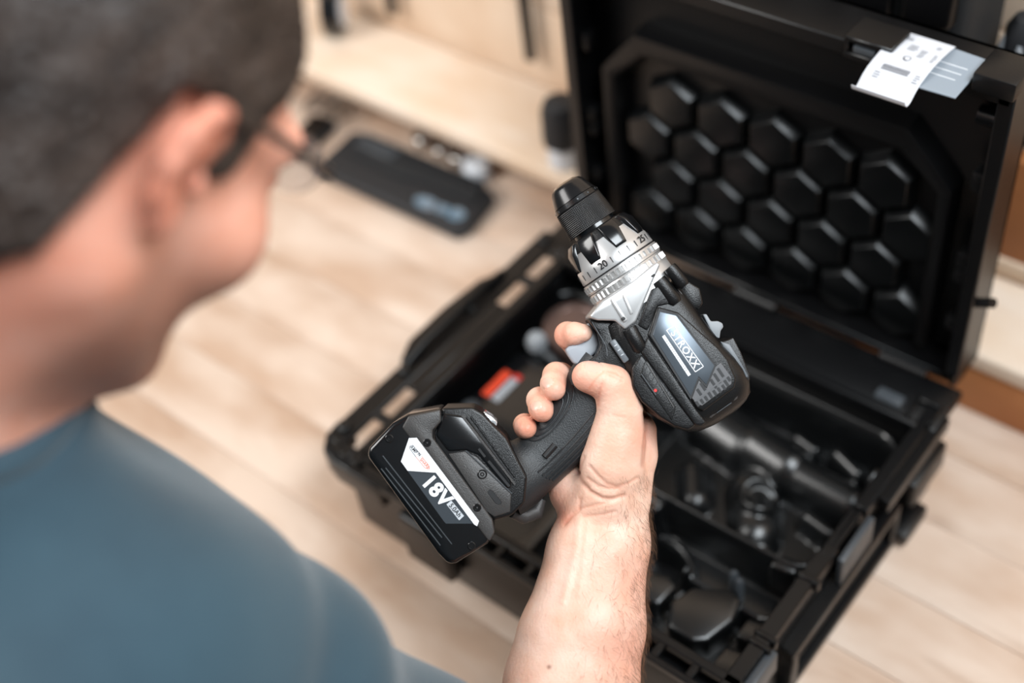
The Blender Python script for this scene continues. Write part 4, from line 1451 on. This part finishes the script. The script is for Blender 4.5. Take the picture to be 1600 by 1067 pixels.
# skin tone: redder finger ends, knuckles, heel; forearm's shaded right side painted in
red = np.zeros(len(P))
for (a, b, r_, s_) in ((868, 525, 34, 0.55), (862, 612, 24, 0.40), (846, 650, 24, 0.42), (820, 672, 24, 0.50), (903, 590, 22, 0.40), (925, 614, 20, 0.45), (962, 580, 24, 0.25), (862, 775, 26, 0.4),
                       (880, 808, 16, 0.5), (1012, 680, 30, 0.35), (996, 900, 50, 0.28), (985, 1020, 70, 0.38)):
    red += s_ * np.exp(-(((px - a) ** 2 + (py - b) ** 2) / r_ ** 2))
for pts, dpt, wd in creases:
    red += np.where(front, 0.22 * np.exp(-(poly_d(pts) / (wd * 0.8)) ** 2), 0)
mole = np.where(front, np.exp(-(((px - 858) / 3.0) ** 2 + ((py - 1042) / 3.0) ** 2)), 0)
tone = np.stack([np.clip(red, 0, 0.8), np.zeros(len(P)), np.clip(mole, 0, 0.7), np.ones(len(P))], 1)
Rm = np.stack([np.array(UX), np.array(UY), np.array(UZ)], 0)
PW = P @ Rm + np.array(O)
NW = Nn @ Rm
arm_px, arm_py, arm_n = px, py, Nn
body_P, body_Q, body_T = [PW], [Q], [tone]
mi = [isn[Q].sum(1) >= 3]

# arm hair: fine tapered strands on the outer forearm
cand = np.where((py > 735) & (py < 1120) & (Nn[:, 0] > -0.35) & (Nn[:, 2] > -0.75) & (px > 880))[0]
wgt = np.clip(Nn[cand, 0] + 0.2, 0.06, 1.2) ** 1.6 * np.clip((py[cand] - 715) / 90, 0.05, 1)
pick = rng.choice(cand, 2000, replace=False, p=wgt / wgt.sum())
hV, hQ = [], []
dn = np.array(-UY) * 0.75
for i in pick:
    p0, n0 = PW[i], NW[i]
    ln = 0.0045 + 0.0065 * rng.random()
    g = dn + rng.normal(0, 0.35, 3)
    g = g - n0 * (g @ n0)
    g /= np.linalg.norm(g) + 1e-9
    sd_ = np.cross(n0, g)
    lift = 0.30 + 0.35 * rng.random()
    pts = [p0 - n0 * 0.0003, p0 + g * ln * 0.4 + n0 * ln * lift * 0.6, p0 + g * ln * 0.95 + n0 * ln * lift * 0.75]
    rads = [0.00007, 0.00005, 0.00002]
    b0 = len(hV)
    for pp, r_ in zip(pts, rads):
        hV += [pp + sd_ * r_, pp - sd_ * r_ * 0.5 + n0 * r_ * 0.87, pp - sd_ * r_ * 0.5 - n0 * r_ * 0.87]
    for j in range(2):
        for k in range(3):
            k2 = (k + 1) % 3
            hQ.append((b0 + j * 3 + k, b0 + j * 3 + k2, b0 + j * 3 + 3 + k2, b0 + j * 3 + 3 + k))
ah = np_mesh('arm_hair', np.array(hV), np.array(hQ), [M['armhair']], person)
ah['kind'] = 'stuff'

# ---- head and neck
fw = (UX * 0.44 - UY * 0.20 - UZ * 0.875).normalized()
upv = UX * 0.47 + UY * 0.88
upv = (upv - fw * fw.dot(upv)).normalized()
rt = fw.cross(upv)
Rh = np.stack([np.array(rt), np.array(fw), np.array(upv)], 1)
EAR = CAM + UX * ((290 - 800) * 0.51 / FPX) - UY * ((256 - 533.5) * 0.51 / FPX) - UZ * 0.51
HC = np.array(EAR - rt * 0.086 + fw * 0.008 - upv * 0.004)


def hl(x, y_, z_):
    return HC + Rh @ np.array((x, y_, z_))


neck_base = np.array((0.154, -0.317, 0.461 + ZR))
blo = np.minimum(HC - 0.17, neck_base - np.array((0.13, 0.12, 0.13)))
bhi = np.maximum(HC + 0.17, neck_base + 0.11)
BF = Field(blo, bhi, 0.0022)
BF.ell(hl(0, -0.018, 0.042), (0.075, 0.098, 0.088), 0, Rh)
BF.ell(hl(0, 0.040, -0.012), (0.067, 0.064, 0.092), 0.03, Rh)
for s in (-1, 1):
    BF.cone(hl(s * 0.046, 0.004, -0.050), hl(s * 0.018, 0.078, -0.092), 0.022, 0.018, 0.025)
    BF.ell(hl(s * 0.048, 0.066, -0.022), (0.022, 0.024, 0.024), 0.02, Rh)
    BF.cone(hl(s * 0.012, 0.100, 0.034), hl(s * 0.048, 0.082, 0.032), 0.009, 0.008, 0.015)
    BF.ell(hl(s * 0.031, 0.103, 0.014), (0.016, 0.012, 0.010), 0.012, Rh, sub=True)
    BF.ell(hl(s * 0.031, 0.089, 0.013), (0.0125, 0.0125, 0.0125), 0.002, Rh)
BF.cone(hl(0, 0.080, -0.092), hl(0, 0.082, -0.086), 0.020, 0.018, 0.02)
BF.cone(hl(0, 0.098, 0.022), hl(0, 0.116, -0.018), 0.008, 0.010, 0.010)
for s in (-1, 1):
    BF.ell(hl(s * 0.011, 0.112, -0.021), (0.008, 0.010, 0.007), 0.006, Rh)
BF.cone(hl(-0.018, 0.098, -0.050), hl(0.018, 0.098, -0.050), 0.0055, 0.0055, 0.006)
BF.cone(hl(-0.016, 0.097, -0.059), hl(0.016, 0.097, -0.059), 0.0065, 0.0065, 0.006)
BF.ell(hl(0, 0.110, -0.0545), (0.024, 0.012, 0.0012), 0.002, Rh, sub=True)
# neck
BF.cone(hl(0, -0.030, -0.030), neck_base, 0.058, 0.066, 0.035)
BF.cone(hl(0, 0.020, -0.060), neck_base + np.array((0.0, 0.012, 0.0)), 0.042, 0.052, 0.03)
BF.cone(neck_base, neck_base + np.array((0.03, 0.0, -0.06)), 0.060, 0.05, 0.04)
BF.cone(neck_base, neck_base + np.array((-0.03, 0.0, -0.06)), 0.060, 0.05, 0.04)
BH = BF.v.copy()          # head and neck without ears, for the hair
# ears
for s in (-1, 1):
    hx_ = [(0.075, 0.008, 0.008), (0.079, 0.008, 0.020), (0.085, -0.001, 0.028), (0.090, -0.011, 0.027), (0.093, -0.019, 0.016), (0.091, -0.020, 0.002), (0.086, -0.014, -0.012), (0.080, -0.004, -0.021)]
    for a, b in zip(hx_[:-1], hx_[1:]):
        BF.cone(hl(s * a[0], a[1], a[2]), hl(s * b[0], b[1], b[2]), 0.0044, 0.0044, 0.003)
    BF.ell(hl(s * 0.082, -0.008, 0.004), (0.0050, 0.0140, 0.0215), 0.005, Rh)
    BF.ell(hl(s * 0.080, -0.001, -0.020), (0.0055, 0.0075, 0.0090), 0.005, Rh)
    BF.ell(hl(s * 0.091, 0.001, -0.001), (0.0105, 0.0080, 0.0105), 0.003, Rh, sub=True)
    BF.ell(hl(s * 0.078, 0.010, -0.002), (0.0055, 0.0035, 0.0060), 0.003, Rh)
P2, Q2 = BF.mesh(3)
loc2 = (P2 - HC) @ Rh
xl, yl, zl = loc2[:, 0], loc2[:, 1], loc2[:, 2]


def sm(a, b, v):
    t = np.clip((v - a) / (b - a), 0, 1)
    return t * t * (3 - 2 * t)


stub = 0.60 * sm(-0.008, -0.045, zl) * sm(0.000, 0.028, yl) * sm(-0.140, -0.100, zl)
stub = np.maximum(stub, 0.5 * sm(0.075, 0.09, yl) * sm(-0.026, -0.034, zl) * (1 - sm(-0.04, -0.045, zl)) * (np.abs(xl) < 0.03))
stub += 0.5 * sm(-0.010, -0.022, zl) * 0
redh = 0.46 + 0.30 * np.exp(-(((np.abs(xl) - 0.088) / 0.010) ** 2)) * (np.abs(yl + 0.008) < 0.035) + 0.22 * sm(-0.01, -0.07, zl) * (1 - sm(-0.03, 0.02, yl))
body_P.append(P2)
body_T.append(np.stack([np.clip(redh, 0, 0.8), np.clip(stub, 0, 0.7), np.zeros(len(P2)), np.ones(len(P2))], 1))
body_Q.append(Q2)
mi.append(np.zeros(len(Q2), bool))

# ---- upper arm under the sleeve and the left arm hanging down
S_R = np.array((0.294, -0.312, 0.350 + ZR))
E_R = np.array(DP(858, 1330, 100))
S_L = np.array((0.050, -0.330, 0.360 + ZR))
E_L = np.array((-0.030, -0.385, 0.085 + ZR))
W_L = np.array((-0.005, -0.330, -0.160 + ZR))
alo = np.minimum.reduce([S_R, E_R, S_L, E_L, W_L]) - np.array((0.09, 0.08, 0.24))
ahi = np.maximum.reduce([S_R, E_R, S_L, E_L, W_L]) + 0.09
AF = Field(alo, ahi, 0.0042)
AF.chain([(*S_R, 0.046), (*(S_R * 0.6 + E_R * 0.4), 0.045), (*E_R, 0.041)], 0.01)
AF.chain([(*S_L, 0.055), (*(S_L * 0.6 + E_L * 0.4), 0.050), (*E_L, 0.041), (*(E_L * 0.7 + W_L * 0.3), 0.043), (*W_L, 0.027)], 0.01)
HLft = W_L + np.array((0.004, 0.012, -0.07))
AF.chain([(*W_L, 0.027), (*HLft, 0.024)], 0.02)
AF.chain([(*(HLft + np.array((0, 0.028, 0.02))), 0.018), (*(HLft + np.array((0, 0.022, -0.01))), 0.016)], 0.02)
for q, dy in enumerate((0.027, 0.009, -0.009, -0.026)):
    ln = (0.070, 0.078, 0.072, 0.058)[q]
    AF.chain([(*(HLft + np.array((0, dy, -0.012))), 0.010), (*(HLft + np.array((0.006, dy, -0.012 - ln * 0.55))), 0.0095), (*(HLft + np.array((0.018, dy, -0.012 - ln))), 0.0085)], 0.006)
AF.chain([(*(W_L + np.array((0.006, 0.020, -0.025))), 0.014), (*(W_L + np.array((0.016, 0.045, -0.060))), 0.012), (*(W_L + np.array((0.020, 0.052, -0.090))), 0.010)], 0.01)
P3, Q3 = AF.mesh(2)
body_P.append(P3)
body_T.append(np.tile(np.array((0.12, 0, 0, 1.0)), (len(P3), 1)))
body_Q.append(Q3)
mi.append(np.zeros(len(Q3), bool))
off = 0
qq = []
for p_, q_ in zip(body_P, body_Q):
    qq.append(q_ + off)
    off += len(p_)
body = np_mesh('body', np.concatenate(body_P), np.concatenate(qq), [M['skin'], M['nail']], person, np.concatenate(mi).astype(int), np.concatenate(body_T))

# ---- hair
HFld = BF
HFld.v = BH - 0.0065
gxx = [HFld.lo[k] + HFld.h * np.arange(HFld.n[k]) - HC[k] for k in range(3)]
X_, Y_, Z_ = np.meshgrid(*gxx, indexing='ij')
lx = X_ * Rh[0, 0] + Y_ * Rh[1, 0] + Z_ * Rh[2, 0]
ly = X_ * Rh[0, 1] + Y_ * Rh[1, 1] + Z_ * Rh[2, 1]
lz = X_ * Rh[0, 2] + Y_ * Rh[1, 2] + Z_ * Rh[2, 2]
line = np.interp(ly, [-0.12, -0.060, -0.036, -0.026, -0.018, 0.006, 0.012, 0.028, 0.036, 0.052, 0.070, 0.10], [-0.100, -0.090, -0.055, -0.005, 0.030, 0.032, 0.000, 0.004, 0.036, 0.052, 0.084, 0.090])
cut = (line - lz) * 0.7
HFld.v = np.maximum(HFld.v, cut.astype(np.float32))
P4, Q4 = HFld.mesh(3)
hair = np_mesh('hair', P4 + 0.0007 * rng.normal(0, 1, P4.shape), Q4, [M['hair']], person)

# ---- glasses
gls = tube('glasses', [hl(-0.012, 0.110, 0.028), hl(-0.004, 0.116, 0.031), hl(0.004, 0.116, 0.031), hl(0.012, 0.110, 0.028)], 0.0014, M['frame'], person)
for s in (-1, 1):
    tube('temple', [hl(s * 0.085, -0.014, 0.014), hl(s * 0.085, -0.004, 0.029), hl(s * 0.081, 0.030, 0.031), hl(s * 0.076, 0.070, 0.030), hl(s * 0.070, 0.092, 0.029), hl(s * 0.058, 0.103, 0.028)], 0.0026,
         M['frame'], gls)
for s in (-1, 1):
    V = [hl(s * 0.036, 0.1065, 0.026)] + [hl(s * (0.036 + 0.023 * math.cos(a)), 0.108 - 0.010 * abs(math.cos(a) * 0.5 + 0.5) * 0.8, 0.026 + 0.015 * math.sin(a))
                                            for a in np.linspace(0, 2 * math.pi, 25)[:-1]]
    V2 = [Vector(p) + Vector(fw) * 0.0015 for p in V]
    n = len(V)
    Fc = [(0, 1 + k, 1 + (k + 1) % 24) for k in range(24)] + [(n, n + 1 + (k + 1) % 24, n + 1 + k) for k in range(24)]
    Fc += [(1 + k, 1 + (k + 1) % 24, n + 1 + (k + 1) % 24, n + 1 + k) for k in range(24)]
    mk('lens', [tuple(p) for p in V] + [tuple(p) for p in V2], Fc, M['glass'], gls, True, autos=50)

# ---- t-shirt
TF = Field((-0.20, -0.60, ZR - 0.22), (0.56, -0.10, ZR + 0.56), 0.0050)
nb = neck_base
na = (HC + Rh @ np.array((0, -0.02, -0.05))) - nb
na = na / np.linalg.norm(na)
TF.cone(nb + np.array((0.0, -0.015, -0.035)), S_R + np.array((-0.012, -0.010, 0.0)), 0.076, 0.070, 0.04)
TF.cone(nb + np.array((0.0, -0.015, -0.035)), S_L + np.array((0.015, -0.012, 0.0)), 0.086, 0.080, 0.04)
for sx_ in (0.115, 0.275):
    TF.cone((sx_, -0.345, 0.300 + ZR), (sx_ + (0.195 - sx_) * 0.25, -0.375, -0.16 + ZR), 0.118, 0.125, 0.06)
TF.cone((0.195, -0.335, 0.30 + ZR), (0.195, -0.365, -0.16 + ZR), 0.120, 0.130, 0.05)
dR = E_R - S_R
dL = E_L - S_L
TF.cone(S_R, S_R + dR * 0.62, 0.067, 0.066, 0.045)
TF.cone(nb, nb + na * 0.058, 0.078, 0.073, 0.03)
TF.cone(S_L, S_L + dL * 0.62, 0.080, 0.083, 0.045)
# flat cuts: sleeve ends, hem
g3 = [TF.lo[k] + TF.h * np.arange(TF.n[k]) for k in range(3)]
X_, Y_, Z_ = np.meshgrid(*g3, indexing='ij', sparse=True)
for S_, d_ in ((S_R, dR), (S_L, dL)):
    l_ = np.linalg.norm(d_)
    u_ = d_ / l_
    along = (X_ - S_[0]) * u_[0] + (Y_ - S_[1]) * u_[1] + (Z_ - S_[2]) * u_[2] - 0.60 * l_
    rad = np.sqrt((X_ - S_[0]) ** 2 + (Y_ - S_[1]) ** 2 + (Z_ - S_[2]) ** 2)
    perp = np.sqrt(np.maximum(rad ** 2 - (along + 0.60 * l_) ** 2, 0))
    TF.v = np.where(perp < 0.11, np.maximum(TF.v, along), TF.v).astype(np.float32)
TF.v = np.maximum(TF.v, (ZR - 0.16 - Z_)).astype(np.float32)
# neckline: cut away along the neck, leaving a round collar opening
a_ = (X_ - nb[0]) * na[0] + (Y_ - nb[1]) * na[1] + (Z_ - nb[2]) * na[2]
rr_ = np.sqrt(np.maximum((X_ - nb[0]) ** 2 + (Y_ - nb[1]) ** 2 + (Z_ - nb[2]) ** 2 - a_ ** 2, 0))
TF.v = np.maximum(TF.v, np.minimum(a_ - 0.050, 0.085 - rr_)).astype(np.float32)
P5, Q5 = TF.mesh(3)
N5 = vnormals(P5, Q5)
r5 = P5 - S_R
fold = 0.0035 * np.sin(55 * (r5 @ np.array((0.55, 0.25, 0.80))) + 3 * np.sin(9 * P5[:, 0]) + 2.0 * np.sin(14 * P5[:, 1])) * np.exp(-(np.linalg.norm(r5, axis=1) / 0.20) ** 2)
fold += 0.0030 * np.sin(38 * (P5 @ np.array((0.5, -0.5, 0.6))) + 2.5 * np.sin(12 * P5[:, 2]))
al = (r5 @ (dR / np.linalg.norm(dR)))
fold += (0.006 * np.exp(-((al - 0.085) / 0.022) ** 2) - 0.004 * np.exp(-((al - 0.045) / 0.014) ** 2)) * (np.linalg.norm(r5, axis=1) < 0.16)
P5 = P5 + N5 * fold[:, None]
shirt = np_mesh('t_shirt', P5, Q5, [M['shirt']], person)
# ribbed collar
ring = []
u1 = Vector(na).cross(Vector((1, 0, 0))).normalized()
u2 = Vector(na).cross(u1)
for k in range(41):
    a = 2 * math.pi * k / 40
    ring.append(Vector(nb) + Vector(na) * 0.050 + (u1 * math.cos(a) * 0.0710 + u2 * math.sin(a) * 0.0710))
tube('collar', ring, 0.0080, M['shirt'], shirt, 10)

# ---- trousers and shoes (below the bench edge)
LF = Field((-0.02, -0.58, -0.01), (0.42, -0.14, ZR - 0.10), 0.009)
for sx_ in (0.115, 0.275):
    LF.chain([(sx_, -0.375, ZR - 0.18, 0.112), (sx_, -0.375, 0.72, 0.098), (sx_, -0.365, 0.45, 0.075), (sx_, -0.38, 0.10, 0.060)], 0.02)
P6, Q6 = LF.mesh(2)
np_mesh('trousers', P6, Q6, [M['trouser']], person)
for sx_ in (0.115, 0.275):
    SF = Field((sx_ - 0.08, -0.50, -0.002), (sx_ + 0.08, -0.12, 0.16), 0.006)
    SF.cone((sx_, -0.40, 0.045), (sx_, -0.40, 0.085), 0.042, 0.045, 0.02)
    SF.cone((sx_, -0.41, 0.042), (sx_, -0.23, 0.036), 0.040, 0.035, 0.03)
    P7, Q7 = SF.mesh(2)
    np_mesh('shoe', P7, Q7, [M['shoe']], person)
